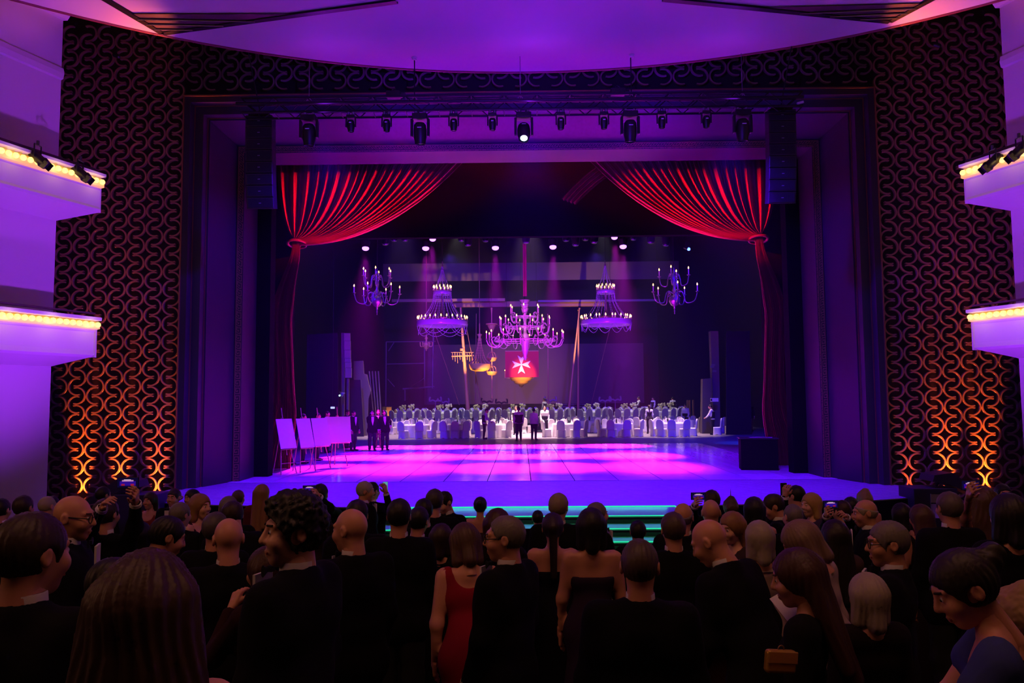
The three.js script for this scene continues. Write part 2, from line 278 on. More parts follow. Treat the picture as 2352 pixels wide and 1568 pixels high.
// ceiling: the round plaster ceiling with its raised rim and the dark lighting slots
{
  const cz = -2.8, R = 16.75, y = 10.7, g = [new THREE.CylinderGeometry(R, R, 0.35, 120, 1, false, 0, Math.PI * 2).translate(X0, y + 0.175, cz)];
  const ceil = struct('ceiling', g, plaster, 'round white plaster ceiling washed in violet light', 'ceiling');
  part('rim', new THREE.TorusGeometry(R, 0.055, 8, 160).rotateX(Math.PI / 2).translate(X0, y + 0.02, cz), mat(0x6a2a22, 0.5), ceil);
  for (const s of [-1, 1]) {
    const c = s < 0 ? at(374, 40, 17.1) : at(2042, 13, 17.0), a = s < 0 ? at(700, -9, 16.3) : at(1725, -14, 16.3), b = s < 0 ? at(300, -16, 16.2) : at(2120, -30, 16.2);
    for (const p of [c, a, b]) p.y = y;
    const slot = thing('lighting_slot', s < 0 ? 'dark ceiling slot with metal rails above the easel side of the stage' : 'dark ceiling slot with metal rails above the black cabinet side of the stage', 'ceiling slot');
    const beam = (p, q2, w, h) => { const d = V().subVectors(q2, p), n = V(-d.z, 0, d.x).normalize().multiplyScalar(w / 2), lo = V(0, -h, 0), o = [p.clone().sub(n), p.clone().add(n), q2.clone().add(n), q2.clone().sub(n)]; return quads([[o[0], o[1], o[2], o[3]], o.map((v) => v.clone().add(lo)), [o[0], o[3], o[3].clone().add(lo), o[0].clone().add(lo)], [o[1], o[2], o[2].clone().add(lo), o[1].clone().add(lo)], [o[0], o[1], o[1].clone().add(lo), o[0].clone().add(lo)]]); };
    part('rim_beam', beam(c, a.clone().add(V().subVectors(a, c).multiplyScalar(0.6)), 0.14, 0.05), blackMetal, slot);
    part('rim_beam', beam(c, b.clone().add(V().subVectors(b, c)), 0.14, 0.05), blackMetal, slot);
    const m1 = a.clone().lerp(b, 0.5), inner = c.clone().lerp(m1, 0.35);
    part('inner_panel', quads([[c.clone().setY(y - 0.03), a.clone().setY(y - 0.03), m1.clone().setY(y - 0.03), b.clone().setY(y - 0.03)]]), mat(0x4a3a36, 0.5, 0.2), slot);
    for (let k = 1; k < 4; k++) part('rail', rod(c.clone().lerp(a, 0.22 * k).setY(y - 0.05), c.clone().lerp(b, 0.26 * k).setY(y - 0.05), 0.02), mat(0x8b8078, 0.3, 0.8), slot);
  }
  for (const px of [952, 1450]) { const p = at(px, px < 1200 ? 105 : 101, 18.6); p.y = y; const r = solo('cable_rosette', [cyl(0.07, 0.07, 0.03, 16, 0, -0.015, 0), cyl(0.045, 0.06, 0.05, 16, 0, -0.05, 0)], mat(0xc8c0b8, 0.5), 'white ceiling rosette where a dark cable drops to the truss', 'rosette', 'white rosettes on the ceiling'); r.position.copy(p); }
  for (const px of [270, 2148]) { const p = at(px, px < 1200 ? 32 : 12, 18); p.y = y; const o = thing('ceiling_spot', px < 1200 ? 'small dark ceiling lamp in the orange glow above the easel side' : 'small dark ceiling lamp in the orange glow above the cabinet side', 'lamp', p); part('bracket', cyl(0.02, 0.02, 0.1, 8, 0, -0.05, 0), blackMetal, o); part('head', new THREE.CapsuleGeometry(0.05, 0.1, 3, 10).rotateZ(1.2).translate(0, -0.13, 0), blackMetal, o); }
}
// side walls and circles, mirrored about the hall's axis
for (const s of [-1, 1]) {
  const pl = (x, d) => ({ x: s < 0 ? x : 2 * X0 - x, z: -d, ox: s < 0 ? 1 : -1, oz: 0 });
  const wallPath = [pl(-10.38, 17), pl(-11.1, 14.9), pl(-12.2, 11), pl(-12.8, 6), pl(-12.8, 1)];
  const side = s < 0 ? 'left' : 'right';
  const w = struct('wall_circle_' + side, sweep(wallPath, [[0, -1], [0, 12.5], [-2, 12.5], [-2, -1]]), plaster, s < 0 ? 'white side wall carrying the circles on the easel side of the hall' : 'white side wall carrying the circles on the cabinet side of the hall', 'wall');
  part('cornice', sweep(wallPath, [[0, 10.95], [0.1, 10.95], [0.16, 11.05], [0.2, 11.2], [0.2, 11.5], [0, 11.5]]), plaster, w);
  part('moulding', sweep(wallPath, [[0, 9.55], [0.05, 9.58], [0.07, 9.7], [0.05, 9.82], [0, 9.85]]), plaster, w);
  const bal = [pl(-10.38, 17), pl(-11.1, 14.9), pl(-12.2, 11), pl(-12.8, 6)];
  const tiers = [
    { name: 'upper', prof: [[0, 6.32], [0.98, 6.5], [1, 6.56], [0.97, 6.62], [0.97, 7.0], [0.99, 7.02], [0.99, 7.28], [1.1, 7.3], [1.1, 7.36], [0.9, 7.38], [0.9, 7.3], [0, 6.9]], strip: [7.04, 7.26], rail: 7.47 },
    { name: 'lower', prof: [[0, 3.06], [0.85, 3.25], [0.95, 3.3], [0.93, 3.4], [0.93, 3.8], [0.95, 3.83], [0.95, 4.04], [1.1, 4.06], [1.1, 4.13], [0.9, 4.15], [0.9, 4.05], [0, 3.7]], strip: [3.86, 4.03], rail: 4.24 },
  ];
  for (const t of tiers) {
    const c = thing('circle_balcony', `white ${t.name} circle front with warm bulbs on the ${s < 0 ? 'easel' : 'cabinet'} side`, 'balcony');
    part('front', sweep(bal, t.prof), plaster, c);
    part('end_panel', (() => { const e = bal[0]; return box(Math.min(e.x, e.x + e.ox * 0.97), Math.max(e.x, e.x + e.ox * 0.97), t.prof[1][1], t.strip[0], e.z - 0.05, e.z); })(), plaster, c);
    part('rail', sweep(bal, [[0.86, t.rail - 0.04], [0.95, t.rail - 0.04], [0.95, t.rail], [0.86, t.rail]]), mat(0x6d5a55, 0.2, 0.4), c);
    const along = (d) => { for (let i = 0; i < 3; i++) { const a = bal[i], b = bal[i + 1]; if (-a.z >= d && d >= -b.z) { const k = (d + a.z) / (a.z - b.z) * -1, f = (-a.z - d) / (b.z - a.z); return a.x + (b.x - a.x) * f; } } return bal[0].x; };
    const ym = (t.strip[0] + t.strip[1]) / 2, out = 1.03;
    part('crystal_strip', sweep(bal.slice(0, 3), [[0.99, t.strip[0]], [1.06, t.strip[0] + 0.02], [1.06, t.strip[1] - 0.05], [0.99, t.strip[1]]]), new THREE.MeshPhysicalMaterial({ color: 0xf2d9a8, roughness: 0.35, transmission: 0.6, thickness: 0, emissive: 0xffa83a, emissiveIntensity: 1.3 }), c);
    const bulb = new THREE.SphereGeometry(0.06, 10, 6), hot = glow(0xffc860, 3.2);
    for (let d = 16.93; d > 11; d -= 0.15) { const b = part('bulb', bulb, hot, c); b.position.set(along(d) + bal[0].ox * 1.075, ym + 0.02, -d); }
    for (let d = 16.7; d > 12; d -= 0.9) point('circle_bulb_light', V(along(d) + bal[0].ox * 1.2, ym, -d), WARM, 0.2, 4);
  }
  // spotlights clamped on the upper circle front
  const spots = s < 0 ? [[86, 362, 15.35], [184, 396, 16.3]] : [[2281, 371, 16.1], [2342, 345, 15.45]];
  spots.forEach(([px, py, d], i) => {
    const p = at(px, py, d), o = thing('circle_spotlight', `black spotlight on the ${s < 0 ? 'easel' : 'cabinet'} side upper circle, ${i === (s < 0 ? 1 : 0) ? 'next to its end' : 'away from its end'}`, 'spotlight', p);
    const a = s < 0 ? 0.85 : -0.85;
    part('body', [cyl(0.095, 0.095, 0.3, 14), cyl(0.115, 0.1, 0.1, 14, 0, -0.19, 0), cyl(0.07, 0.09, 0.07, 14, 0, 0.18, 0)].map((g) => g.rotateZ(a)), blackMetal, o);
    for (const z of [0.09, -0.09]) part('barn_door', cbox(0.16, 0.1, 0.012, 0, -0.26, z).rotateZ(a), blackMetal, o);
    part('yoke', [rod(V(0, 0, 0.11), V(0, 0.26, 0.11), 0.014), rod(V(0, 0, -0.11), V(0, 0.26, -0.11), 0.014), rod(V(0, 0.26, 0.11), V(0, 0.26, -0.11), 0.014)], blackMetal, o);
    part('clamp', cyl(0.03, 0.03, 0.1, 8, 0, 0.3, 0), mat(0x555055, 0.4, 0.8), o);
  });
}
// the cabinet with a lid on each side of the pit, in front of the lattice
for (const s of [-1, 1]) {
  const o = thing('equipment_cabinet', s < 0 ? 'black cabinet with a slanted lid in front of the orange lattice on the easel side' : 'black cabinet with a slanted lid in front of the orange lattice beside the grey panel', 'cabinet', s < 0 ? at(325, 1135, 17.4).setY(-0.98) : at(2130, 1125, 17.6).setY(-0.98));
  part('body', cbox(0.95, 1.22, 0.7, 0, 0.61, 0, 0.02), mat(0x060608, 0.6), o);
  part('lid', new THREE.ExtrudeGeometry(new THREE.Shape([[-0.1, 0], [0.3, 0.05], [0.95, -0.42], [0.9, -0.5], [0.2, -0.2], [-0.15, -0.14]].map(([x, y]) => new THREE.Vector2(-s * -x, y))), { depth: 0.6, bevelEnabled: false }).translate(s * 0.12, 1.5, -0.3), mat(0x070709, 0.5), o);
  part('hinge', rod(V(s * 0.2, 1.22, 0), V(s * 0.3, 1.4, 0), 0.03), blackMetal, o);
}
{
  const o = thing('grey_panel', 'grey board with a dark crossbar standing beside the pit in front of the orange lattice', 'panel', at(2172, 1150, 14.5).setY(-0.98));
  part('board', cbox(0.5, 0.15, 0.02, 0, 1.36, 0), mat(0x7d7678, 0.6), o); part('lower_board', cbox(0.5, 0.26, 0.02, 0, 1.14, 0.01), mat(0x6e686a, 0.6), o);
  part('crossbar', cbox(0.52, 0.024, 0.04, 0, 1.277, 0.005), blackMetal, o); for (const x of [-0.25, 0.25]) part('post', cyl(0.012, 0.012, 1.45, 8, x, 0.72, 0), mat(0x8a8587, 0.4, 0.6), o);
  o.rotation.y = -0.12;
}
// black front of the orchestra rail at the sides of the steps
for (const s of [-1, 1]) struct('wall_pit_rail', box(Math.min(X0 + s * 3.2, X0 + s * 11.5), Math.max(X0 + s * 3.2, X0 + s * 11.5), -1.0, -0.35, -14.1, -14.0), mat(0x3a0e12, 0.6), s < 0 ? 'dark red rail before the stage on the easel side' : 'dark red rail before the stage on the cabinet side', 'rail');
// ---------------------------------------------------------------- curtain, borders, truss
{
  const velvet = mat(0x6e0c13, 0.75, 0, { sheen: 0.6, sheenColor: 0xff5060, sheenRoughness: 0.4 });
  const D = 25.6, sm = (a, b, t) => { t = Math.min(1, Math.max(0, (t - a) / (b - a))); return t * t * (3 - 2 * t); };
  const P = (px, py) => at(px, py, D);
  const made = []; const pleat = []; for (let i = 0; i < 40; i++) pleat.push(rr(0.55, 1.3));
  function curtain(name, label, mirror) {
    const tmp = [V(), V()];
    const phase = (s) => { const k = s * 19, i = Math.floor(k); return [k, pleat[i % 40]]; };
    const g = sheet((s, t, out) => {
      // 0 < t < 0.62: the swag from the top edge to the tie; then the fall to the floor
      const e = 1 - (1 - s) * 1, topX = 636 + (1092 - 636) * Math.pow(s, 0.86);
      const p0 = P(topX, 345), tie = P(676 + 10 * s, 548 + 16 * s);
      const [k, amp] = phase(s), wave = Math.pow(0.5 + 0.5 * Math.sin(k * Math.PI * 2 + 0.7 * Math.sin(k * 1.7)), 1.6) - 0.35;
      if (t < 0.62) {
        const u = t / 0.62, c = P(topX - (topX - 676) * (0.1 + 0.36 * s), 515 + 48 * s), a = (1 - u) ** 2, b = 2 * u * (1 - u), d = u * u;
        out.set(p0.x * a + c.x * b + tie.x * d, p0.y * a + c.y * b + tie.y * d, -D);
        const room = (1 - sm(0.45, 1, u) * 0.78);
        out.z += wave * 0.58 * amp * room;
        out.x += (wave - 0.2) * 0.16 * amp * room;
      } else {
        const u = (t - 0.62) / 0.38, w = 0.05 + 0.28 * sm(0, 0.3, u) + 0.25 * sm(0.6, 1, u), y = tie.y * (1 - u) + 0.02 * u;
        const mid = -7.62 - 0.33 * sm(0.05, 0.35, u) + 0.12 * sm(0.3, 0.7, u) - 0.35 * sm(0.72, 1, u);
        out.set(mid + (s - 0.5) * 2 * w + (tie.x + 7.62) * (1 - sm(0, 0.2, u)), y, -D + wave * 0.16 * amp * (0.4 + 0.6 * sm(0, 0.4, u)));
      }
      if (mirror) out.x = 2 * X0 - out.x;
    }, 420, 90);
    const c = thing(name, label, 'curtain');
    part('drape', g, velvet, c);
    made.push(c);
    const tp = P(682, 560); const band = new THREE.TorusGeometry(0.3, 0.045, 8, 24).rotateX(1.3).translate(mirror ? 2 * X0 - tp.x : tp.x, tp.y, -D);
    part('tieback', band, mat(0x5a1014, 0.6), c);
  }
  curtain('stage_curtain', 'red velvet stage curtain swagged open above the easels', false);
  curtain('stage_curtain', 'red velvet stage curtain swagged open above the black cabinet', true);
  // the tail of the far curtain half behind the parting
  const tail = sheet((u, v, o) => { const a = P(1392, 352), b = P(1286, 440), n = 0.95 * v; o.set(a.x + (b.x - a.x) * u + n * 0.55 + 0.1 * u, a.y + (b.y - a.y) * (u * 0.7 + 0.3 * u * u) - n * 0.35 * (1 - u * 0.4), -26.6 + 0.09 * Math.sin(v * 26)); }, 20, 40);
  part('drape_tail', tail, velvet, made[1]);
  struct('wall_border', box(-13, 13.5, 8.56, 15, -30.2, -29.9), blackCloth, 'black border cloth hanging above the lamps', 'border');
  for (const s of [-1, 1]) struct('wall_leg', box(Math.min(X0 + s * 8.35, X0 + s * 13), Math.max(X0 + s * 8.35, X0 + s * 13), 0, 15, -27.6, -27.3), blackCloth, s < 0 ? 'black leg cloth behind the curtain on the easel side' : 'black leg cloth behind the curtain on the cabinet side', 'leg cloth');
}
{
  // truss over the apron
  const y0 = at(1200, 254, 18.4).y, y1 = at(1200, 236, 18.4).y + 0.16, x0 = -6.75, x1 = 6.85, z = [-18.3, -18.75], tr = thing('lighting_truss', 'long black box truss hung in front of the proscenium', 'truss');
  for (const y of [y0, y1]) for (const zz of z) part('chord', rod(V(x0, y, zz), V(x1, y, zz), 0.03, 8), blackMetal, tr);
  part('lamp_bar', rod(V(x0 - 0.1, y0 + 0.2, -18.25), V(x1, y0 + 0.2, -18.25), 0.045, 8), blackMetal, tr);
  const n = 34; for (let i = 0; i < n; i++) { const a = x0 + (x1 - x0) * i / n, b = x0 + (x1 - x0) * (i + 1) / n; for (const zz of z) part('brace', rod(V(a, i % 2 ? y0 : y1, zz), V(b, i % 2 ? y1 : y0, zz), 0.014, 5), blackMetal, tr); }
  for (let i = 0; i <= n; i += 2) { const a = x0 + (x1 - x0) * i / n; for (const y of [y0, y1]) part('brace', rod(V(a, y, z[0]), V(a, y, z[1]), 0.014, 5), blackMetal, tr); }
  part('clip_lamp', cbox(0.16, 0.05, 0.05, 0, 0, 0).rotateZ(0.25).translate(...at(1838, 236, 18.4).toArray()), mat(0xb9b6c4, 0.3, 0.5), tr);
  const wire = mat(0x8f8a90, 0.3, 0.9);
  for (const [px, thin] of [[710, 1], [952, 0], [1195, 1], [1450, 0], [1705, 1]]) {
    const p = at(px, 215, 18.6), o = thing('truss_cable', thin ? 'thin steel wire with a turnbuckle from the ceiling to the truss' : 'dark cable from a white rosette to the truss', 'cable', V(p.x, y1, -18.6), 0, thin ? 'steel truss wires' : 'dark truss cables');
    part('wire', rod(V(0, 0, 0), V(0, 10.7 - y1, 0), thin ? 0.008 : 0.016), thin ? wire : blackMetal, o);
    if (thin) part('turnbuckle', cyl(0.02, 0.02, 0.24, 8, 0, (10.7 - y1) * 0.45, 0), wire, o);
    part('shackle', new THREE.TorusGeometry(0.05, 0.014, 6, 14).translate(0, 0.03, 0), wire, o);
  }
  for (const px of [904, 1419]) { const o = thing('chain_hoist', 'black chain hoist sitting on the truss', 'hoist', V(at(px, 210, 18.5).x, y1 + 0.03, -18.52), 0, 'chain hoists on the truss'); part('motor', cbox(0.36, 0.16, 0.2, 0, 0.09, 0, 0.03), blackMetal, o); part('hook', new THREE.TorusGeometry(0.05, 0.014, 6, 12).translate(0, 0.2, 0), blackMetal, o); part('cap', cyl(0.07, 0.07, 0.12, 12).rotateZ(Math.PI / 2).translate(0.22, 0.09, 0), blackMetal, o); }
  // moving heads
  const lensOff = mat(0x2a2530, 0.08, 0.2, { clearcoat: 1 });
  function head(px, py, big, label, group, lit, tilt = 0.1) {
    const k = big ? 1 : 0.56, p = V(at(px, py, 18.3).x, y0 - 0.1, -18.3), o = thing('moving_head', label, 'stage lamp', p, 0, group);
    for (const q of [-0.1, 0.1]) part('clamp', cyl(0.04, 0.04, 0.1, 8, q * k, 0.02, 0), mat(0x77737a, 0.4, 0.8), o);
    part('base', cbox(0.36 * k, 0.14 * k, 0.3 * k, 0, -0.08 * k, 0, 0.02), blackMetal, o);
    for (const q of [-0.2, 0.2]) part('yoke', cbox(0.06 * k, 0.44 * k, 0.14 * k, q * k, -0.34 * k, 0, 0.02), blackMetal, o);
    const h = part('head', lathe([[0.001, 0.24], [0.1, 0.24], [0.145, 0.18], [0.16, 0.05], [0.155, -0.12], [0.135, -0.2], [0.13, -0.28], [0.11, -0.28], [0.108, -0.25], [0.001, -0.25]].map(([r, y]) => [r * k, y * k]), 20).rotateX(tilt).translate(0, -0.46 * k, 0), blackMetal, o);
    part('lens', new THREE.SphereGeometry(0.108 * k, 16, 6, 0, 6.3, Math.PI - 0.9, 0.9).scale(1, 0.45, 1).translate(0, -0.22 * k, 0).rotateX(tilt).translate(0, -0.46 * k, 0), lit ? glow(0xbfffff, 9) : lensOff, h);
    part('badge', cbox(0.1 * k, 0.02, 0.006, 0, 0.1 * k, 0.158 * k).rotateX(tilt).translate(0, -0.46 * k, 0), mat(0xc9c9cf, 0.3), h);
    return o;
  }
  for (const px of [710, 965, 1447, 1705]) head(px, 275, true, 'large black moving head lamp, unlit, under the truss', 'large unlit moving heads');
  head(1203, 285, true, 'large black moving head with its lens shining white above mid-stage', null, true, -0.6);
  for (const px of [806, 888, 1042, 1131, 1288, 1387, 1520, 1622]) head(px, 265, false, 'small black moving head lamp under the truss', 'small moving heads');
  // line arrays
  for (const s of [-1, 1]) {
    const top = s < 0 ? at(596, 266, 19.0) : at(1795, 252, 19.0), o = thing('line_array', s < 0 ? 'black hanging loudspeaker array before the easel side curtain' : 'black hanging loudspeaker array before the cabinet side curtain', 'loudspeaker', V(top.x, top.y, -19.1));
    part('rigging', [cbox(0.5, 0.06, 0.4, 0, 0.03, 0), rod(V(0, 0.03, 0), V(0, 10.66 - top.y, 0.95), 0.015)], blackMetal, o);
    let y = 0, z = 0, a = 0.02; const cab = mat(0x08080a, 0.55);
    for (let k = 0; k < 8; k++) {
      const b = part('cabinet', new THREE.ExtrudeGeometry(new THREE.Shape([[-0.33, -0.135], [0.33, -0.135], [0.33, 0.135], [-0.33, 0.135]].map(([u, v]) => new THREE.Vector2(u, v))), { depth: 0.3, bevelEnabled: true, bevelSize: 0.008, bevelThickness: 0.008, bevelSegments: 1 }).translate(0, -0.145, -0.15), cab, o);
      b.position.set(0, y, z); b.rotation.x = a; part('badge', cbox(0.06, 0.015, 0.006, 0, -0.145, 0.163), mat(0x8a8a90, 0.4), b);
      part('grille', cbox(0.6, 0.22, 0.006, 0, -0.145, 0.16), mat(0x0c0c0e, 0.9), b);
      y -= 0.29 * Math.cos(a); z -= 0.29 * Math.sin(a); a += k > 3 ? 0.05 : 0.015;
    }
  }
}
// overhead stage lamps under the border, hung on two pipes
{
  const barY = (d) => at(1200, 555, d).y + 0.7;
  const hang = (o, p, d) => { part('hanger', rod(V(0, 0.5, 0), V(0, barY(d) - p.y, 0), 0.018), blackMetal, o); };
  for (const d of [33, 36.4]) { const o = thing('lamp_pipe', d < 34 ? 'front pipe carrying the shining stage lamps' : 'rear pipe carrying the higher stage lamps', 'pipe'); part('pipe', rod(V(-8.5, barY(d), -d), V(9, barY(d), -d), 0.04, 8), blackMetal, o); for (const x of [-7, 0.3, 7.5]) part('suspension', rod(V(x, barY(d), -d), V(x, 23.98, -d), 0.012), blackMetal, o); }
  LAMPS.forEach(([px, py, d], i) => {
    const p = at(px, py, d), o = thing('stage_lamp', 'round stage lamp shining violet white under the black border', 'stage lamp', p, 0, 'shining lamps over the stage');
    part('housing', [cyl(0.2, 0.15, 0.3, 16, 0, 0.2, 0), cyl(0.12, 0.12, 0.2, 12, 0, 0.42, 0)], blackMetal, o); hang(o, p, d);
    part('lens', new THREE.SphereGeometry(0.15, 16, 8).scale(1, 0.7, 1).translate(0, 0.03, 0.03), glow(0xb468ff, 5), o);
  });
  for (const [px, py, d] of [[885, 560, 33], [1075, 562, 33], [1208, 556, 33], [1322, 562, 33], [1365, 556, 33], [1495, 556, 33], [1530, 562, 33], [905, 552, 36.4], [930, 552, 36.4], [1060, 552, 36.4], [1115, 553, 36.4], [1300, 552, 36.4], [1345, 550, 36.4], [1455, 549, 36.4]]) {
    const p = at(px, py, d), o = thing('unlit_stage_lamp', 'dark stage lamp hanging unlit under the black border', 'stage lamp', p, 0, 'unlit lamps over the stage');
    part('housing', [cyl(0.2, 0.16, 0.34, 14, 0, 0.18, 0), cyl(0.1, 0.1, 0.24, 12, 0, 0.42, 0)], blackMetal, o); hang(o, p, d);
    part('lens', new THREE.SphereGeometry(0.15, 12, 6).scale(1, 0.5, 1), mat(0x30304a, 0.1, 0.3), o);
  }
  const q = at(1582, 572, 33), o = thing('tilted_stage_lamp', 'small blue stage lamp tilted outwards at the end of the row', 'stage lamp', q); part('housing', [cyl(0.12, 0.09, 0.3, 12).rotateZ(-0.5).translate(-0.08, 0.15, 0), rod(V(-0.1, 0.2, 0), V(-0.1, 0.55, 0), 0.02)], blackMetal, o); part('hanger', rod(V(-0.1, 0.5, 0), V(-0.1, barY(33) - q.y, 0), 0.018), blackMetal, o); part('lens', ball(0.07, 0, 0, 0), glow(0x4060ff, 10), o);
  spot('tilted_blue_beam', at(1584, 580, 33), V(11, 0, -38), lin(0.02, 0.05, 1), 600, 10, 0.6, 4);
}
// ---------------------------------------------------------------- backstage shell and scenery
{
  const dark = mat(0x2c2832, 0.85), grey = mat(0x6a626a, 0.8);
  struct('wall_back', box(-18, 18, 0, 24, -97, -96), dark, 'dark back wall of the deep stage', 'wall');
  for (const s of [-1, 1]) struct('wall_stage_' + (s < 0 ? 'left' : 'right'), box(Math.min(s * 17.5, s * 17), Math.max(s * 17.5, s * 17), 0, 24, -96, -23.5), mat(0x2a2830, 0.9), s < 0 ? 'dark side wall of the stage behind the easels' : 'dark side wall of the stage behind the cabinet', 'wall');
  struct('ceiling_stage', box(-18, 18, 24, 24.4, -97, -23), blackCloth, 'dark roof over the deep stage', 'ceiling');
  // a grey gauze band high up, lit beams below it, and a pale rear cloth
  const band = (a, b, c, d, D, t = 0.1) => { const p = at(a, b, D), q = at(c, d, D); return box(Math.min(p.x, q.x), Math.max(p.x, q.x), Math.min(p.y, q.y), Math.max(p.y, q.y), -D - t, -D); };
  { const c = thing('hanging_cloth', 'long grey cloth strip hanging high behind the chandeliers', 'cloth'); part('cloth', band(880, 606, 1560, 640, 78), grey, c); for (const px of [900, 1220, 1540]) part('cord', rod(at(px, 606, 78.05), at(px, 606, 78.05).setY(24), 0.02), blackMetal, c); }
  { const c = thing('rear_cloth', 'wide brownish rear cloth behind the gilded lamps', 'cloth'); part('cloth', band(975, 792, 1480, 925, 88), mat(0x6e605c, 0.9), c); for (const px of [990, 1230, 1465]) part('cord', rod(at(px, 792, 88.05), at(px, 792, 88.05).setY(24), 0.02), blackMetal, c); }
  solo('gallery_beam', band(900, 687, 1160, 691, 72, 0.5), mat(0x8a7460, 0.6), 'long brown gallery rail high behind the chandeliers', 'beam');
  solo('gallery_beam', band(1040, 693, 1390, 702, 73, 0.5), mat(0x8a6a48, 0.6), 'lower brown gallery beam lit orange behind the chandeliers', 'beam');
  solo('gallery_beam', band(1236, 689, 1510, 691, 72, 0.4), mat(0x77707a, 0.6), 'thin grey gallery rail reaching towards the brass chandelier', 'beam');
  // steel frame tower
  const F = (px, py) => at(px, py, 73), steel = mat(0x6f656c, 0.5, 0.4), fr = thing('steel_frame', 'tall open steel frame standing behind the tables on the easel side', 'frame');
  for (const [a, b, c, d, r] of [[887, 785, 1000, 784, 0.06], [887, 785, 886, 932, 0.06], [975, 785, 975, 888, 0.07], [996, 735, 993, 892, 0.1], [889, 836, 975, 834, 0.06], [925, 893, 997, 888, 0.1], [892, 806, 905, 786, 0.05], [985, 800, 972, 786, 0.05], [945, 888, 974, 868, 0.04], [890, 870, 906, 888, 0.04], [930, 891, 930, 920, 0.06]]) part('bar', rod(F(a, b), F(c, d), r, 6), steel, fr);
  part('foot', box(F(886, 0).x - 0.2, F(996, 0).x + 0.2, 0.45, 0.55, -73.3, -72.7), steel, fr);
  // scenery pieces stacked on the easel side
  const pa = (px, py, d) => at(px, py, d), pale = mat(0xb49c98, 0.85), dull = mat(0x6f5f6a, 0.9);
  const flat = (name, label, poly, d, t, m) => { const pts = poly.map(([a, b]) => pa(a, b, d)); poly.forEach(([, b], i) => { if (b >= 960) pts[i].y = 0; }); const s = new THREE.Shape(pts.map((p) => new THREE.Vector2(p.x, p.y))); return solo(name, new THREE.ExtrudeGeometry(s, { depth: t, bevelEnabled: false }).translate(0, 0, -d - t), m, label, 'scenery'); };
  const tower = thing('scenery_tower', 'tall narrow pale panel of stacked boards beside the wing', 'scenery');
  const edges = [765, 783, 804, 823, 832, 845, 868]; for (let k = 0; k + 1 < edges.length; k++) { const a = pa(790 + k * 0.6, edges[k], 46), b = pa(804 + k * 0.6, edges[k + 1] - 0.8, 46); part('board', box(a.x, b.x, b.y, a.y, -46.1 - rr(0, 0.03), -46), pale, tower); }
  { const a = pa(783, 764, 46), b = pa(789, 968, 46); part('post', box(a.x, b.x, 0, a.y, -46.3, -46.1), dull, tower); const c = pa(796, 869, 46), e = pa(800, 968, 46); part('leg', box(c.x, e.x, 0, c.y, -46.2, -46.05), dull, tower); }
  flat('scenery_flat', 'grey cut-out scenery flat with a jagged edge', [[812, 829], [834, 828], [836, 858], [843, 860], [848, 885], [852, 898], [846, 915], [843, 968], [834, 966], [830, 905], [812, 870]], 48, 0.12, dull);
  flat('scenery_flat', 'dark tapering scenery flat in front of the grey cut-out', [[800, 872], [828, 872], [836, 975], [798, 975]], 47, 0.1, mat(0x2d2836, 0.9));
  for (let k = 0; k < 4; k++) { const a = pa(848 + k * 7, 852, 50), b = pa(862 + k * 5.2, 960, 50); solo('scenery_pole', rod(V(b.x, 0, b.z), a, 0.05, 8), mat(0x8f7f88, 0.5, 0.3), 'thin upright pole leaning among the scenery beside the wing', 'pole', 'leaning scenery poles'); }
  flat('wing_cloth', 'dark grey cloth hanging in the wing behind the easels', [[705, 768], [775, 764], [778, 990], [702, 992]], 44, 0.1, mat(0x120f16, 0.95));
  flat('wing_cloth', 'dark wing cloth beside the white wall box', [[1668, 760], [1722, 760], [1726, 985], [1668, 985]], 46, 0.1, mat(0x120f16, 0.95));
  flat('wing_pillar', 'grey pillar behind the waiter at the stage side', [[1632, 760], [1650, 760], [1655, 985], [1640, 985]], 48, 0.5, mat(0x5b5058, 0.9));
  const wb = thing('wall_box', 'small white box fixed to the grey pillar', 'box', pa(1641, 918, 47.3)); part('case', cbox(0.46, 0.22, 0.12), mat(0xd8d4da, 0.6), wb); part('socket', cbox(0.09, 0.14, 0.02, -0.2, 0, 0.065), mat(0x222226, 0.6), wb);
  flat('stage_cupboard', 'tall dark cupboard against the grey pillar', [[1614, 870], [1634, 868], [1636, 975], [1612, 975]], 47.6, 0.5, mat(0x4a4048, 0.85));
  for (const [px, py] of [[1638, 838], [1641, 852], [1636, 842]]) { const o = solo('control_panel', cbox(0.22, 0.12, 0.08), mat(0x6f656c, 0.7), 'small grey control panel high on the pillar', 'panel', 'control panels on the pillar'); o.position.copy(pa(px, py, 47.96)); }
  // work light, glowing box
  const wl = thing('work_light', 'small pale work light glowing on the scenery post', 'lamp', pa(780, 908, 45.6)); part('lens', ball(0.05), glow(0xa0ffff, 6), wl); part('bracket', rod(V(0, 0, 0), V(0.12, -0.02, -0.55), 0.015), blackMetal, wl); part('shade', new THREE.ConeGeometry(0.16, 0.34, 10, 1, true).rotateZ(0.9).translate(0.1, 0.14, 0), mat(0xa09aa6, 0.7), wl);
  const w2 = thing('work_light', 'white work light hanging over the easels', 'lamp', pa(764, 936, 40)); part('head', cbox(0.2, 0.1, 0.12, 0, 0, 0, 0.02), glow(0xcfe6ff, 0.9, 0xcccccc), w2); part('cord', rod(V(0, 0.05, 0), V(0, 24 - w2.position.y, 0), 0.01), blackMetal, w2);
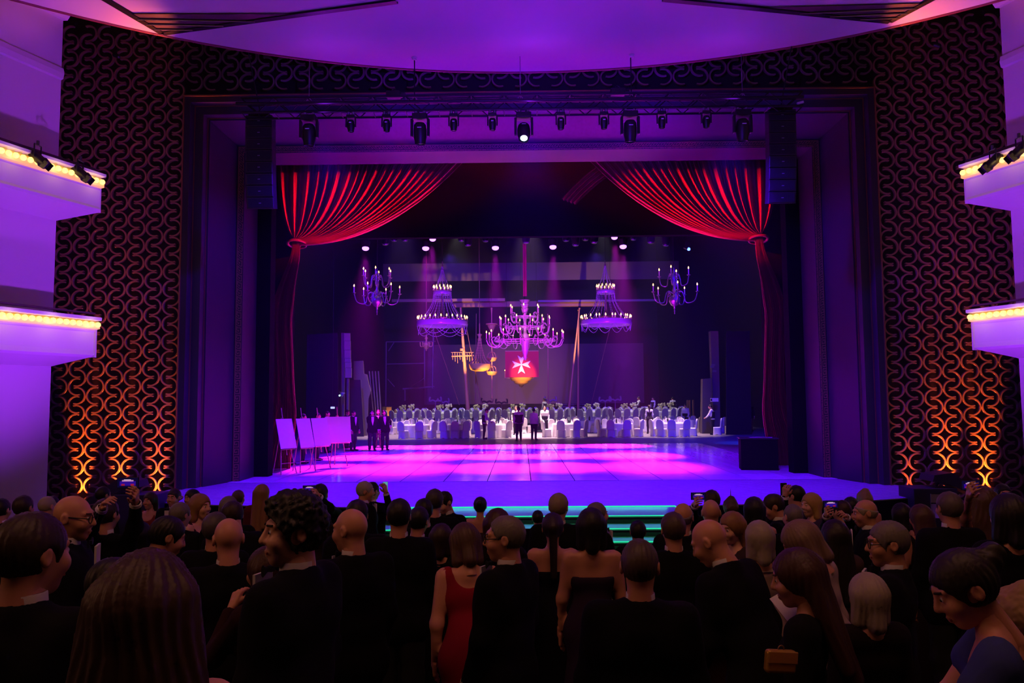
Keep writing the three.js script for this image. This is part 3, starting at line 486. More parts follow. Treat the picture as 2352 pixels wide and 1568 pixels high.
  const lb = thing('lantern_box', 'upright box lit amber from inside beside the rear tables', 'lantern', V(pa(892, 945, 62).x, 0.45, -62)); part('case', cbox(0.7, 1.15, 0.4, -0.1, 0.6, 0), mat(0x4a3a30, 0.8), lb); part('lit_panel', cbox(0.4, 1.05, 0.03, 0.08, 0.62, 0.22), mat(0xc08a48, 0.7), lb); part('bulb', ball(0.1, 0.2, 0.12, 0.3), glow(0xffb428, 8), lb); point('lantern_bulb_light', V(lb.position.x + 0.2, 0.7, -61.5), lin(1, 0.5, 0.1), 3, 3);
}
// ---------------------------------------------------------------- chandeliers
const brass = mat(0x9a8a86, 0.3, 0.75), crystal = mat(0x8a84a4, 0.25, 0.1), wax = mat(0xe8dcc8, 0.6), flameGlow = glow(0xffb04a, 12, 0xffe0b0), cableMat = mat(0x0c0c0e, 0.6);
const TOPY = 23.98;
// A bead string: a tube whose radius swells at every bead.
function beads(pts, r, n, around = 5) {
  const c = new THREE.CatmullRomCurve3(pts), seg = n * 3, fr = c.computeFrenetFrames(seg, false), t = V();
  return sheet((u, v, o) => { const i = Math.round(v * seg), a = u * Math.PI * 2, k = r * (0.35 + 0.65 * Math.abs(Math.sin(v * n * Math.PI))); c.getPoint(v, t); o.copy(t).addScaledVector(fr.normals[i], Math.cos(a) * k).addScaledVector(fr.binormals[i], Math.sin(a) * k); }, around, seg);
}
const shapes = {};
function candle(parent, p, h = 0.3, r = 0.022, pan = 0.1) {
  const key = h + '|' + r + '|' + pan;
  const g = shapes[key] ??= { pan: lathe([[0.001, -0.03], [pan * 0.5, -0.02], [pan, 0.02], [pan * 0.95, 0.03], [pan * 0.3, 0.01], [0.001, 0.01]], 10), wax: cyl(r, r, h, 8, 0, h / 2, 0), flame: lathe([[0.001, -0.05], [0.028, -0.02], [0.03, 0.01], [0.016, 0.05], [0.001, 0.085]], 8).translate(0, h + 0.06, 0) };
  for (const [n, geo, m] of [['drip_pan', g.pan, brass], ['candle', g.wax, wax], ['flame', g.flame, flameGlow]]) part(n, geo, m, parent).position.copy(p);
}
function brassChandelier(p, label, lower, upper, turn) {
  const o = thing('brass_chandelier', label, 'chandelier', p, turn);
  part('stem', lathe([[0.001, -0.68], [0.03, -0.64], [0.015, -0.58], [0.05, -0.52], [0.02, -0.45], [0.06, -0.38], [0.04, -0.3], [0.18, -0.22], [0.28, -0.05], [0.28, 0.08], [0.2, 0.2], [0.08, 0.27], [0.06, 0.4], [0.12, 0.48], [0.07, 0.6], [0.05, 0.85], [0.11, 0.95], [0.05, 1.05], [0.04, 1.35], [0.08, 1.42], [0.03, 1.52], [0.001, 1.72]], 18), brass, o);
  part('cable', rod(V(0, 1.6, 0), V(0, TOPY - p.y, 0), 0.012), cableMat, o);
  const arm = (n, r, y0, rise, off) => { const g = tube([V(0.06, y0 + 0.25, 0), V(r * 0.3, y0 + 0.35, 0), V(r * 0.42, y0 + 0.1, 0), V(r * 0.52, y0 - 0.22, 0), V(r * 0.86, y0 - 0.16, 0), V(r, y0 + rise, 0)], 0.028, 26, 6); const curl = new THREE.TorusGeometry(r * 0.1, 0.018, 5, 14, 4.6).translate(r * 0.3, y0 + 0.2, 0);
    for (let k = 0; k < n; k++) { const a = part('arm', g, brass, o); a.rotation.y = off + k * Math.PI * 2 / n; part('scroll', curl, brass, a); candle(a, V(r, y0 + rise + 0.02, 0)); } };
  arm(lower, 1.12, 0.1, 0.26, 0.2); arm(upper, 0.72, 0.95, 0.24, 0.5);
  return o;
}
const bL = at(866, 692, 38), bR = at(1549, 690, 38);
brassChandelier(bL, 'brass chandelier with two full tiers of lit candles near the steel frame', 6, 6, 0.1);
brassChandelier(bR, 'brass chandelier with fewer curling arms near the tilted blue lamp', 5, 4, 0.7);
function crystalChandelier(p, label, full, turn) {
  const o = thing('crystal_chandelier', label, 'chandelier', p, turn), R = 1.3, r = 0.46, yr = 1.62;
  part('lower_ring', lathe([[R - 0.06, -0.12], [R, -0.14], [R + 0.04, -0.05], [R + 0.02, 0.06], [R + 0.05, 0.13], [R - 0.02, 0.13], [R - 0.06, 0.02], [R - 0.06, -0.12]], 40), crystal, o);
  part('upper_ring', lathe([[r - 0.04, yr - 0.1], [r, yr - 0.12], [r + 0.03, yr], [r + 0.01, yr + 0.08], [r - 0.04, yr + 0.06], [r - 0.04, yr - 0.1]], 28), crystal, o);
  part('inner_bowl', lathe([[0.001, 0.1], [0.22, 0.14], [0.34, 0.3], [0.3, 0.32], [0.12, 0.42], [0.06, 0.8], [0.03, yr]], 18), brass, o);
  part('crown', lathe([[0.001, 3.3], [0.03, 3.22], [0.015, 3.12], [0.05, 3.05], [0.05, 2.95], [0.001, 2.9]], 10), brass, o);
  part('cable', rod(V(0, 3.25, 0), V(0, TOPY - p.y, 0), 0.012), cableMat, o);
  const n = full ? 26 : 16;
  for (let k = 0; k < n; k++) { const a = k * Math.PI * 2 / n, c = Math.cos(a), s = Math.sin(a), q = (x, y) => V(c * x, y, s * x); part('bead_strand', beads([q(r, yr - 0.05), q(r * 1.15, 1.1), q(R * 0.68, 0.5), q(R * 0.97, 0.1)], 0.022, 14), crystal, o); if (k % 2 === 0) part('bead_strand', beads([q(0.03, 3.0), q(0.13, 2.5), q(r * 0.98, yr + 0.08)], 0.018, 12), crystal, o); }
  const f = full ? 10 : 12; for (let k = 0; k < f; k++) { const a0 = k * Math.PI * 2 / f, a1 = (k + (full ? 1.9 : 1)) * Math.PI * 2 / f, am = (a0 + a1) / 2, q = (a, x, y) => V(Math.cos(a) * x, y, Math.sin(a) * x), drop = full ? -0.58 : -0.42; part('festoon', beads([q(a0, R, -0.1), q((a0 + am) / 2, R * 0.97, drop * 0.8), q(am, R * 0.95, drop), q((a1 + am) / 2, R * 0.97, drop * 0.8), q(a1, R, -0.1)], 0.022, 14), crystal, o); }
  const sockets = full ? 28 : 30; for (let k = 0; k < sockets; k++) { const a = (full ? k : k + 0.25 * Math.sin(k * 2.1)) * Math.PI * 2 / sockets; candle(o, V(Math.cos(a) * (R - 0.01), 0.15, Math.sin(a) * (R - 0.01)), 0.1, 0.022, 0.045); }
  for (let k = 0; k < 14; k++) { const a = k * Math.PI / 7; candle(o, V(Math.cos(a) * r, yr + 0.1, Math.sin(a) * r), 0.14, 0.02, 0.04); }
  return o;
}
crystalChandelier(at(1016, 743, 40), 'crystal chandelier with dense bead strings and candle ring beside the leaning mast', true, 0.05);
crystalChandelier(at(1392, 741, 40), 'crystal chandelier with sparser bead strings and grouped candles', false, 0.2);
{
  const p = at(1206, 783, 42), o = thing('tiered_chandelier', 'large pink lit chandelier with three tiers of candles above the red banner', 'chandelier', p), pink = mat(0xd8c8d0, 0.3, 0.3, { clearcoat: 0.6 });
  part('drop', lathe([[0.001, -1.06], [0.05, -1.04], [0.07, -0.95], [0.12, -0.9], [0.1, -0.82], [0.16, -0.6], [0.2, -0.5], [0.18, -0.46], [0.24, -0.1], [0.27, 0.05], [0.22, 0.12], [0.24, 0.3], [0.1, 0.42], [0.08, 0.7]], 20), pink, o);
  part('stem', lathe([[0.08, 0.65], [0.13, 0.8], [0.07, 1.0], [0.1, 1.2], [0.06, 1.4], [0.16, 1.62], [0.2, 1.78], [0.14, 1.74], [0.24, 2.02], [0.1, 1.95], [0.3, 2.24], [0.05, 2.15], [0.001, 2.2]], 18), pink, o);
  const sash = part('hanging_sash', cbox(0.2, 2.9, 0.03, 0.02, 3.9, 0), mat(0xa02858, 0.8), o); part('cable', rod(V(0, 2.1, 0), V(0, TOPY - p.y, 0), 0.02), cableMat, o);
  const tier = (n, R, y, drop, h, off) => {
    part('hoop', new THREE.TorusGeometry(R * 0.78, 0.035, 6, 40).rotateX(Math.PI / 2).translate(0, y, 0), pink, o);
    for (const a of [0, 1, 2, 3]) part('spoke', rod(V(0, y, 0), V(Math.cos(off + a * Math.PI / 2) * R * 0.78, y, Math.sin(off + a * Math.PI / 2) * R * 0.78), 0.03), pink, o);
    const g = tube([V(R * 0.7, y + 0.12, 0), V(R * 0.64, y - 0.05, 0), V(R * 0.74, y - drop, 0), V(R * 0.92, y - drop * 0.85, 0), V(R, y + 0.05, 0)], 0.03, 18, 6), curl = new THREE.TorusGeometry(0.1, 0.026, 5, 16, 5).translate(R * 0.8, y + 0.12, 0);
    for (let k = 0; k < n; k++) { const a = part('arm', g, pink, o); a.rotation.y = off + k * Math.PI * 2 / n; part('scroll', curl, pink, a); candle(a, V(R, y + 0.1, 0), h, 0.026, 0.07); }
  };
  tier(14, 2.1, 0, 0.3, 0.32, 0.1); tier(12, 1.38, 0.73, 0.34, 0.38, 0.2); tier(6, 0.84, 1.32, 0.3, 0.42, 0.45);
  point('chandelier_candle_light', V(p.x, p.y + 0.6, p.z + 0.5), lin(1, 0.5, 0.2), 0.4, 20);
  for (const q of [at(1016, 733, 40), at(1392, 731, 40), at(866, 660, 38), at(1549, 655, 38)]) point('chandelier_candle_light', q, lin(1, 0.5, 0.2), 0.25, 20);
}
// ---------------------------------------------------------------- gilded props behind the tables
{
  const gilt = mat(0xc09858, 0.55, 0.1), rope = mat(0x8a6a48, 0.8);
  const A = (px, py, d) => at(px, py, d), floorAt = (px, d) => V(A(px, 900, d).x, 0.45, -d);
  const pole = (name, label, pts, d, r0, r1, m = gilt) => { const o = thing(name, label, 'mast'); part('spar', rod(pts[0].length ? A(...pts[0], d) : pts[0], A(...pts[1], d), r0, 8, r1), m, o); return o; };
  const m1 = thing('ship_mast', 'leaning gilded ship mast with a rigged yard', 'mast'), D1 = 68;
  { const b = floorAt(1076, D1), t = A(1058, 706, D1); part('spar', rod(b, t, 0.2, 10, 0.09), gilt, m1); part('collar', cyl(0.22, 0.22, 0.2, 12).translate(...A(1062, 803, D1).toArray()), gilt, m1);
    part('yard', rod(A(1037, 818, D1), A(1088, 816, D1), 0.06, 8), gilt, m1); part('upper_yard', rod(A(1036, 809, D1), A(1088, 809, D1), 0.03, 6), gilt, m1);
    for (let k = 0; k < 9; k++) { const x = 1039 + k * 5.6; part('ratline', rod(A(x, 809, D1), A(x + 1, 826 + 8 * ((k * 7) % 3) / 2, D1), 0.03, 5), gilt, m1); }
    for (const [a, b2, c, e] of [[998, 762, 1055, 930], [1068, 735, 1106, 930], [1094, 720, 1092, 928]]) part('stay', rod(A(a, b2, D1 - 0.3), A(c, e, D1 - 0.3), 0.035, 5), rope, m1); }
  const masts = [[1331, 708, 1304, 'forward leaning gilded spar of the pair beside the banner'], [1329, 712, 1327, 'upright gilded spar of the pair beside the banner']];
  masts.forEach(([tx, ty, bx, label], i) => { const o = thing('ship_spar', label, 'mast'); part('spar', rod(floorAt(bx, 71 + i), A(tx, ty, 71 + i), 0.13, 8, 0.06), gilt, o); part('cap', ball(0.1, ...A(tx, ty, 71 + i).toArray()), gilt, o); });
  { const o = thing('tall_pole', 'thin upright pole standing between the banner and the leaning spars', 'pole'); part('shaft', rod(floorAt(1259, 69), A(1258, 722, 69), 0.06, 8, 0.03), gilt, o); part('cap', ball(0.06, ...A(1258, 722, 69).toArray()), gilt, o); }
  { const o = thing('stay_rope', 'slanting rope stay under the sparser crystal chandelier', 'rope'); part('rope', rod(V(A(1350, 905, 70).x, 0.45, -70), A(1403, 745, 70), 0.03, 6), rope, o); part('block', cbox(0.14, 0.24, 0.1, ...A(1403, 745, 70).toArray()), gilt, o); part('hanger', rod(A(1403, 745, 70), A(1403, 745, 70).setY(TOPY), 0.012), cableMat, o); }
  // basket chandelier
  { const c = A(1102, 848, 66), o = thing('basket_chandelier', 'gilded basket chandelier with draped strings beside the mast', 'chandelier', c);
    part('basket', lathe([[0.3, -0.18], [0.75, -0.05], [0.86, 0.1], [0.92, 0.42], [0.96, 0.45], [0.9, 0.48], [0.82, 0.12], [0.7, 0], [0.3, -0.1]], 20), gilt, o);
    for (let k = 0; k < 14; k++) { const a = k * Math.PI / 7, q = (r, y) => V(Math.cos(a) * r, y, Math.sin(a) * r); part('string', beads([q(0.12, 2.6), q(0.25, 1.7), q(0.5, 0.9), q(0.9, 0.46)], 0.035, 12), gilt, o); }
    part('crown', lathe([[0.001, 2.4], [0.2, 2.55], [0.1, 2.75], [0.24, 3.0], [0.05, 3.05], [0.04, 3.9], [0.001, 4]], 14), gilt, o); part('chain', rod(V(0, 3.9, 0), V(0, TOPY - c.y, 0), 0.03), rope, o); }
  // hoop lamp of three bowls on a rod
  { const c = A(1130, 855, 67), o = thing('bowl_lamp', 'gilded lamp of stacked bowls on a long rod before the rear cloth', 'lamp', c), S = 67 / FOCAL;
    part('rod', rod(V(0, 1.95 - c.y, 0), V(0, 145 * S, 0), 0.045, 8), gilt, o);
    for (const [dy, r, h] of [[0, 13, 14], [32, 12, 14]]) { part('bowl', lathe([[0.05, -h * S * 0.5], [r * S * 0.7, -h * S * 0.4], [r * S, h * S * 0.1], [r * S * 1.02, h * S * 0.16], [r * S * 0.92, h * S * 0.16], [r * S * 0.6, -h * S * 0.25], [0.05, -h * S * 0.35]], 18).translate(0, dy * S, 0), gilt, o); for (let k = 0; k < 10; k++) { const a = k * Math.PI / 5; part('bead_strand', beads([V(0.05, (dy + 16) * S, 0), V(Math.cos(a) * r * S * 0.6, (dy + 12) * S, Math.sin(a) * r * S * 0.6), V(Math.cos(a) * r * S, (dy + 2) * S, Math.sin(a) * r * S)], 0.03, 8), gilt, o); } }
    part('hoop', new THREE.TorusGeometry(12 * S, 0.07, 6, 24).rotateX(Math.PI / 2).translate(0, 111 * S, 0), gilt, o); part('cone', lathe([[0.08, 92 * S], [6 * S, 100 * S], [11 * S, 110 * S], [10 * S, 110 * S], [0.05, 96 * S]], 14), gilt, o); part('tassel', cyl(0.1, 0.03, 0.7, 8, 0, 140 * S, 0), gilt, o); part('cable', rod(V(0, 144 * S, 0), V(0, TOPY - c.y, 0), 0.012), cableMat, o); }
  // small wall sconce chandelier
  { const c = A(979, 792, 65), o = thing('small_chandelier', 'small gilded chandelier with curled arms beside the steel frame', 'chandelier', c), k = 65 / FOCAL;
    part('body', lathe([[0.001, -14 * k], [2 * k, -13 * k], [1 * k, -11 * k], [6 * k, -7 * k], [7 * k, 0], [8.5 * k, 4 * k], [3 * k, 6 * k], [2 * k, 12 * k], [4 * k, 15 * k], [1 * k, 22 * k]], 16), gilt, o);
    for (let a = 0; a < 6; a++) { const m = part('arm', tube([V(6 * k, 0, 0), V(9 * k, -4 * k, 0), V(13 * k, -3 * k, 0), V(14 * k, 4 * k, 0)], 1.2 * k, 12, 5), gilt, o); m.rotation.y = a * 1.05; part('cup', cyl(1.8 * k, 1.2 * k, 3 * k, 8, 14 * k, 5 * k, 0), gilt, m); }
    part('chain', rod(V(0, 21 * k, 0), V(0, TOPY - c.y, 0), 0.03), rope, o); }
  // tiered bowl under the banner
  { const c = A(1197, 868, 67), o = thing('tiered_bowl_lamp', 'gilded stepped bowl lamp hanging under the red banner', 'lamp', c), k = 67 / FOCAL;
    part('bowl', lathe([[0.001, -22 * k], [3 * k, -20 * k], [6 * k, -17 * k], [5 * k, -15 * k], [14 * k, -13 * k], [17 * k, -9 * k], [16 * k, -7 * k], [22 * k, -6 * k], [26 * k, 0], [27 * k, 2 * k], [20 * k, 1 * k], [0.001, 0]], 32), gilt, o);
    part('bracket', rod(V(-38 * k, 0, 0), V(30 * k, 0, 0), 0.05), gilt, o); part('candle', cyl(0.06, 0.06, 16 * k, 8, -37 * k, 9 * k, 0), gilt, o); part('flame', ball(0.06, -37 * k, 18 * k, 0), glow(0xffc070, 3), o); part('hanger', rod(V(0, 0, -0.4), V(0, TOPY - c.y, -0.4), 0.012), cableMat, o); }
  // red banner with the white eight-pointed cross
  { const c = A(1199, 836, 65.5), o = thing('red_banner', 'red banner with a white eight-pointed cross hanging above the stepped bowl', 'banner', c), k = 65.5 / FOCAL, W = 38.5 * k, H = 30 * k;
    part('cloth', cbox(2 * W, 2 * H, 0.05), mat(0xc8102e, 0.8), o); part('batten', rod(V(-W, H, 0), V(W, H, 0), 0.05), gilt, o);
    const L = 21 * k, s = new THREE.Shape(), n = [[1, 1], [0, 0]]; const arm = [[0.03, 0.02], [1, 0.42], [0.74, 0], [1, -0.42]]; const out = [];
    for (let q = 0; q < 4; q++) for (const [u, v] of [[0.045, -0.045], [1, -0.4], [0.72, 0], [1, 0.4]]) { const a = q * Math.PI / 2, x = u * Math.cos(a) - v * Math.sin(a), y = u * Math.sin(a) + v * Math.cos(a); out.push(new THREE.Vector2(x * L, y * L)); }
    part('cross', new THREE.ExtrudeGeometry(new THREE.Shape(out), { depth: 0.02, bevelEnabled: false }).translate(-1.5 * k, -1 * k, 0.026), mat(0xf2ead8, 0.8), o);
    for (const x of [-W * 0.9, W * 0.9]) part('cord', rod(V(x, H, 0), V(x, TOPY - c.y, 0), 0.012), cableMat, o); }
}
// ---------------------------------------------------------------- banquet
const linen = mat(0xd9d5d2, 0.85), linen2 = mat(0xcfc9c4, 0.85);
const chairBack = (() => { const s = new THREE.Shape(); s.moveTo(-0.22, 0.44); s.lineTo(-0.215, 0.76); s.bezierCurveTo(-0.2, 0.93, -0.1, 0.97, 0, 0.97); s.bezierCurveTo(0.1, 0.97, 0.2, 0.93, 0.215, 0.76); s.lineTo(0.22, 0.44); s.lineTo(-0.22, 0.44); return new THREE.ExtrudeGeometry(s, { depth: 0.05, bevelEnabled: true, bevelSize: 0.015, bevelThickness: 0.015, bevelSegments: 2, curveSegments: 8 }).applyMatrix4(M4().makeShear(0, 0, 0, 0.09, 0, 0)).translate(0, 0, 0.15); })();
const chairSkirt = (() => sheet((u, v, o) => { const a = u * Math.PI * 2, c = Math.cos(a), s = Math.sin(a), q = 0.215 / Math.max(Math.abs(c), Math.abs(s)), r = Math.min(q, 0.275), f = 1 + 0.1 * (1 - v) ** 2, hem = v === 0 ? 0.05 * Math.abs(Math.cos(2 * a)) ** 4 : 0; o.set(c * r * f, v < 0.999 ? v / 0.8 * 0.46 + hem : 0.47, s * r * f); if (v > 0.8) { const k = (1 - v) / 0.2; o.x *= Math.max(k, 0); o.z *= Math.max(k, 0); o.y = 0.46 + 0.012 * (1 - k); } }, 24, 10))();
const chairWhole = merge([chairBack.clone(), chairSkirt.clone()]);
const tableCloth = lathe([[0.001, 0.76], [0.71, 0.76], [0.74, 0.745], [0.75, 0.7]], 36); 
const clothFall = sheet((u, v, o) => { const a = u * Math.PI * 2, r = 0.75 + (1 - v) * (0.05 + 0.035 * Math.sin(a * 13)); o.set(Math.cos(a) * r, 0.02 + v * 0.68, Math.sin(a) * r); }, 104, 4);
let chairs = 0;
function chair(x, y, z, turn, near, label, group) {
  if (near) { const o = thing('banquet_chair', label, 'chair', V(x, y, z), turn, group); part('backrest_cover', chairBack, linen, o); part('seat_cover', chairSkirt, linen, o); }
  else { const o = solo('banquet_chair', chairWhole, linen2, label, 'chair', group); o.position.set(x, y, z); o.rotation.y = turn; }
  chairs++;
}
function table(x, y, z, label, group) { const o = thing('round_table', label, 'table', V(x, y, z), rr(0, 6), group); part('tabletop', tableCloth, linen, o); part('tablecloth', clothFall, linen, o); return o; }
const bottleG = lathe([[0.001, 0], [0.04, 0], [0.042, 0.18], [0.016, 0.24], [0.015, 0.3], [0.001, 0.3]], 10), napkinG = new THREE.ConeGeometry(0.07, 0.24, 7).translate(0, 0.12, 0), glassG = lathe([[0.03, 0], [0.005, 0.01], [0.005, 0.09], [0.03, 0.12], [0.035, 0.2]], 8), flowerG = merge([cyl(0.05, 0.08, 0.3, 8, 0, 0.15, 0), ...Array.from({ length: 14 }, (_, k) => ball(rr(0.05, 0.1), rr(-0.2, 0.2), 0.38 + rr(-0.1, 0.16), rr(-0.2, 0.2), 6))]);
function dress(x, y, z) {
  for (let k = 0; k < 6; k++) { const a = k * 1.047 + 0.4, n = solo('napkin', napkinG, linen, 'white folded napkin standing on a round table', 'napkin', 'folded napkins on the tables'); n.position.set(x + Math.cos(a) * 0.52, y + 0.765, z + Math.sin(a) * 0.52); }
  for (let k = 0; k < 2; k++) { const a = rr(0, 6), b = solo('bottle', bottleG, k ? mat(0x16241a, 0.15) : mat(0xdad6d2, 0.3), k ? 'dark wine bottle standing on a round table' : 'pale bottle standing on a round table', 'bottle', k ? 'wine bottles on the tables' : 'pale bottles on the tables'); b.position.set(x + Math.cos(a) * 0.3, y + 0.765, z + Math.sin(a) * 0.3); }
}
{
  const frontChairs = [[957, [926, 962, 989]], [1044, [1022, 1041, 1066]], [1132, [1102, 1130, 1163]], [1298, [1257, 1290, 1321, 1340]], [1424, [1381, 1407, 1438, 1470]], [1545, [1487, 1510, 1539, 1573, 1604]]];
  const near = 'chairs of the tables beside the dance floor', ln = 'white covered banquet chair at the tables next to the dance floor';
  for (const [tc, list] of frontChairs) {
    const cx = at(tc, 1000, 45.3).x, cz = -45.3; table(cx, 0, cz, 'round table under a white cloth next to the dance floor', 'round tables beside the dance floor'); dress(cx, 0, cz);
    const angles = list.map((px) => Math.asin(Math.max(-0.94, Math.min(0.94, (at(px, 1008, 44.2).x - cx) / 1.15)))); for (let i = 1; i < angles.length; i++) angles[i] = Math.max(angles[i], angles[i - 1] + 0.5); const over = angles.reduce((q, a) => Math.max(q, a), 0) - 1.3; for (const a0 of angles) { const a = a0 - Math.max(0, over); chair(cx + 1.15 * Math.sin(a), 0, cz + Math.cos(a) * 1.15, a, true, ln, near); }
    for (let k = 0; k < 3; k++) { const a = 2.58 + k * 0.56; chair(cx + 1.15 * Math.sin(a), 0, cz + 1.15 * Math.cos(a), a, true, ln, near); }
  }
  for (const [px, d, t] of [[1648, 46, 1.2], [1661, 48.5, 0.3], [1676, 47, 0.25]]) { const p = at(px, 1000, d); chair(p.x, 0, p.z, t, true, 'white covered banquet chair standing loose near the grey pillar', 'loose chairs near the pillar'); }
  for (const px of [926, 1008, 1092, 1180, 1345, 1480, 1578]) { const cx = at(px, 1000, 50.8).x, cz = -50.8; table(cx, 0, cz, 'round table under a white cloth in the second row', 'second row tables'); dress(cx, 0, cz); for (let k = 0; k < 6; k++) { const a = 0.52 + k * 1.047; chair(cx + 1.12 * Math.sin(a), 0, cz + 1.12 * Math.cos(a), a, false, 'white covered banquet chair at the second row of tables', 'chairs of the second row'); } }
  for (const [d, n] of [[56.4, 8], [61.5, 8], [67, 8]]) for (let k = 0; k < n; k++) {
    const cx = at(925 + (d > 60 ? 20 : 0) + k * 85, 960, d).x, cz = -d; table(cx, 0.45, cz, 'round table under a white cloth on the rear platform', 'rear platform tables');
    const f = solo('table_flowers', flowerG, mat(0xb9b48a, 0.9), 'low cream flower bunch on a rear table', 'flowers', 'flowers on the rear tables'); f.position.set(cx, 1.215, cz); f.rotation.y = k;
    for (let j = 0; j < 6; j++) { const a = -1 + j * 0.5 + (j > 4 ? 0.6 : 0); if (chairs < 296) chair(cx + 1.07 * Math.sin(a), 0.45, cz + 1.07 * Math.cos(a), a, false, 'grey-white covered banquet chair on the rear platform', 'chairs on the rear platform'); }
  }
  // winged white arrangements and crates behind the tables
  for (const [px, py, d] of [[1000, 922, 71], [1018, 925, 71.5], [1118, 924, 73], [1152, 926, 72], [1264, 921, 70], [1390, 922, 71], [1413, 920, 72]]) {
    const p = at(px, py, d), o = thing('winged_arrangement', 'tall stand with pale curled plumes behind the rear tables', 'arrangement', V(p.x, 0.45, -d), 0, 'plumed stands behind the tables'), h = p.y - 0.45, pl = mat(0x9b9488, 0.9);
    part('stand', cyl(0.03, 0.05, h, 8, 0, h / 2, 0), pl, o);
    for (const s of [-1, 1]) part('plume', tube([V(0, h, 0), V(s * 0.25, h + 0.12, 0), V(s * 0.5, h + 0.02, 0), V(s * 0.52, h + 0.3, 0), V(s * 0.45, h + 0.42, 0)], 0.09, 12, 6), pl, o);
  }
  for (let k = 0; k < 6; k++) { const p = at(1296 + k * 15.3, 931, 74), o = thing('equipment_case', 'dark equipment case with pale metal edges behind the rear tables', 'case', V(p.x, 0.45, -74), 0, 'row of equipment cases'); part('shell', cbox(0.56, 1.15, 0.5, 0, 0.575, 0), mat(0x1c1a1e, 0.7), o); part('edge', [cbox(0.58, 0.04, 0.52, 0, 1.14, 0)], mat(0x8d8488, 0.4, 0.6), o); part('lower_edge', cbox(0.58, 0.04, 0.52, 0, 0.9, 0), mat(0x8d8488, 0.4, 0.6), o); }
  for (const [px, d] of [[1580, 55], [1585, 55.5], [1593, 56]]) { const p = at(px, 950, d); solo('wooden_post', box(p.x - 0.05, p.x + 0.05, 0, 2.0, -d - 0.05, -d + 0.05), mat(0xa0763c, 0.7), 'upright pale wooden post beside the second row tables', 'post', 'wooden posts'); }
}
// ---------------------------------------------------------------- easels and the draped cabinet
{
  const wood = mat(0x9a7d68, 0.6), sheetM = mat(0xe4dfe0, 0.8);
  const list = [[655, 961, 1030, 23.9, 0.6, 0.98, 'white board on the easel next to the curtain edge'], [699, 960, 1028, 24.6, 0.54, 0.95, 'white portrait board on the second easel from the curtain'], [735, 959, 1024, 25.5, 0.6, 0.85, 'white portrait board on the third easel from the curtain'], [776, 956, 1016, 26.6, 0.86, 0.42, 'wide white board on the easel next to the men in tailcoats']];
  for (const [px, y1, y0, d, w, turn, label] of list) {
    const c = at(px, (y1 + y0) / 2, d), h = (y0 - y1) / FOCAL * d, o = thing('easel', label.replace(/board on/, 'board on'), 'easel', V(c.x, 0, c.z), turn), yc = c.y;
    const b = part('board', cbox(w, h, 0.02, 0, 0, 0), sheetM, o); b.position.set(0, yc, 0.05); b.rotation.x = -0.28;
    const ty = yc + h * 0.5 + 0.32;
    part('leg', rod(V(-0.3, 0, 0.2), V(-0.03, ty - 0.3, -0.16), 0.016), wood, o); part('leg', rod(V(0.3, 0, 0.2), V(0.03, ty - 0.3, -0.16), 0.016), wood, o); part('leg', rod(V(0, 0, -0.55), V(0, ty - 0.35, -0.16), 0.016), wood, o);
    part('mast', rod(V(0, yc - h * 0.7, 0.1), V(0, ty, -0.2), 0.018), wood, o); part('ledge', cbox(w * 0.9, 0.025, 0.06, 0, yc - h / 2 - 0.01, 0.13), wood, o); part('stretcher', rod(V(-0.24, 0.34, 0.13), V(0.24, 0.34, 0.13), 0.012), wood, o);
  }
  const p = at(1735, 1080, 24.4), o = thing('draped_cabinet', 'low black draped cabinet with papers on top at the edge of the stage', 'cabinet', V(p.x + 0.1, 0, p.z), -0.18);
  part('drape', cbox(1.1, 0.96, 0.75, 0, 0.48, 0, 0.015), mat(0x040405, 0.9, 0, { specularIntensity: 0.15 }), o); part('top', cbox(1.16, 0.03, 0.8, 0, 0.975, 0), mat(0x101014, 0.5), o);
  for (let k = 0; k < 3; k++) part('paper', cbox(0.3, 0.004, 0.21, -0.1 + k * 0.2, 0.993 + k * 0.004, -0.05 + k * 0.06).rotateY(0.2 - k * 0.2), mat(0xb9b6c4, 0.7), o);
}
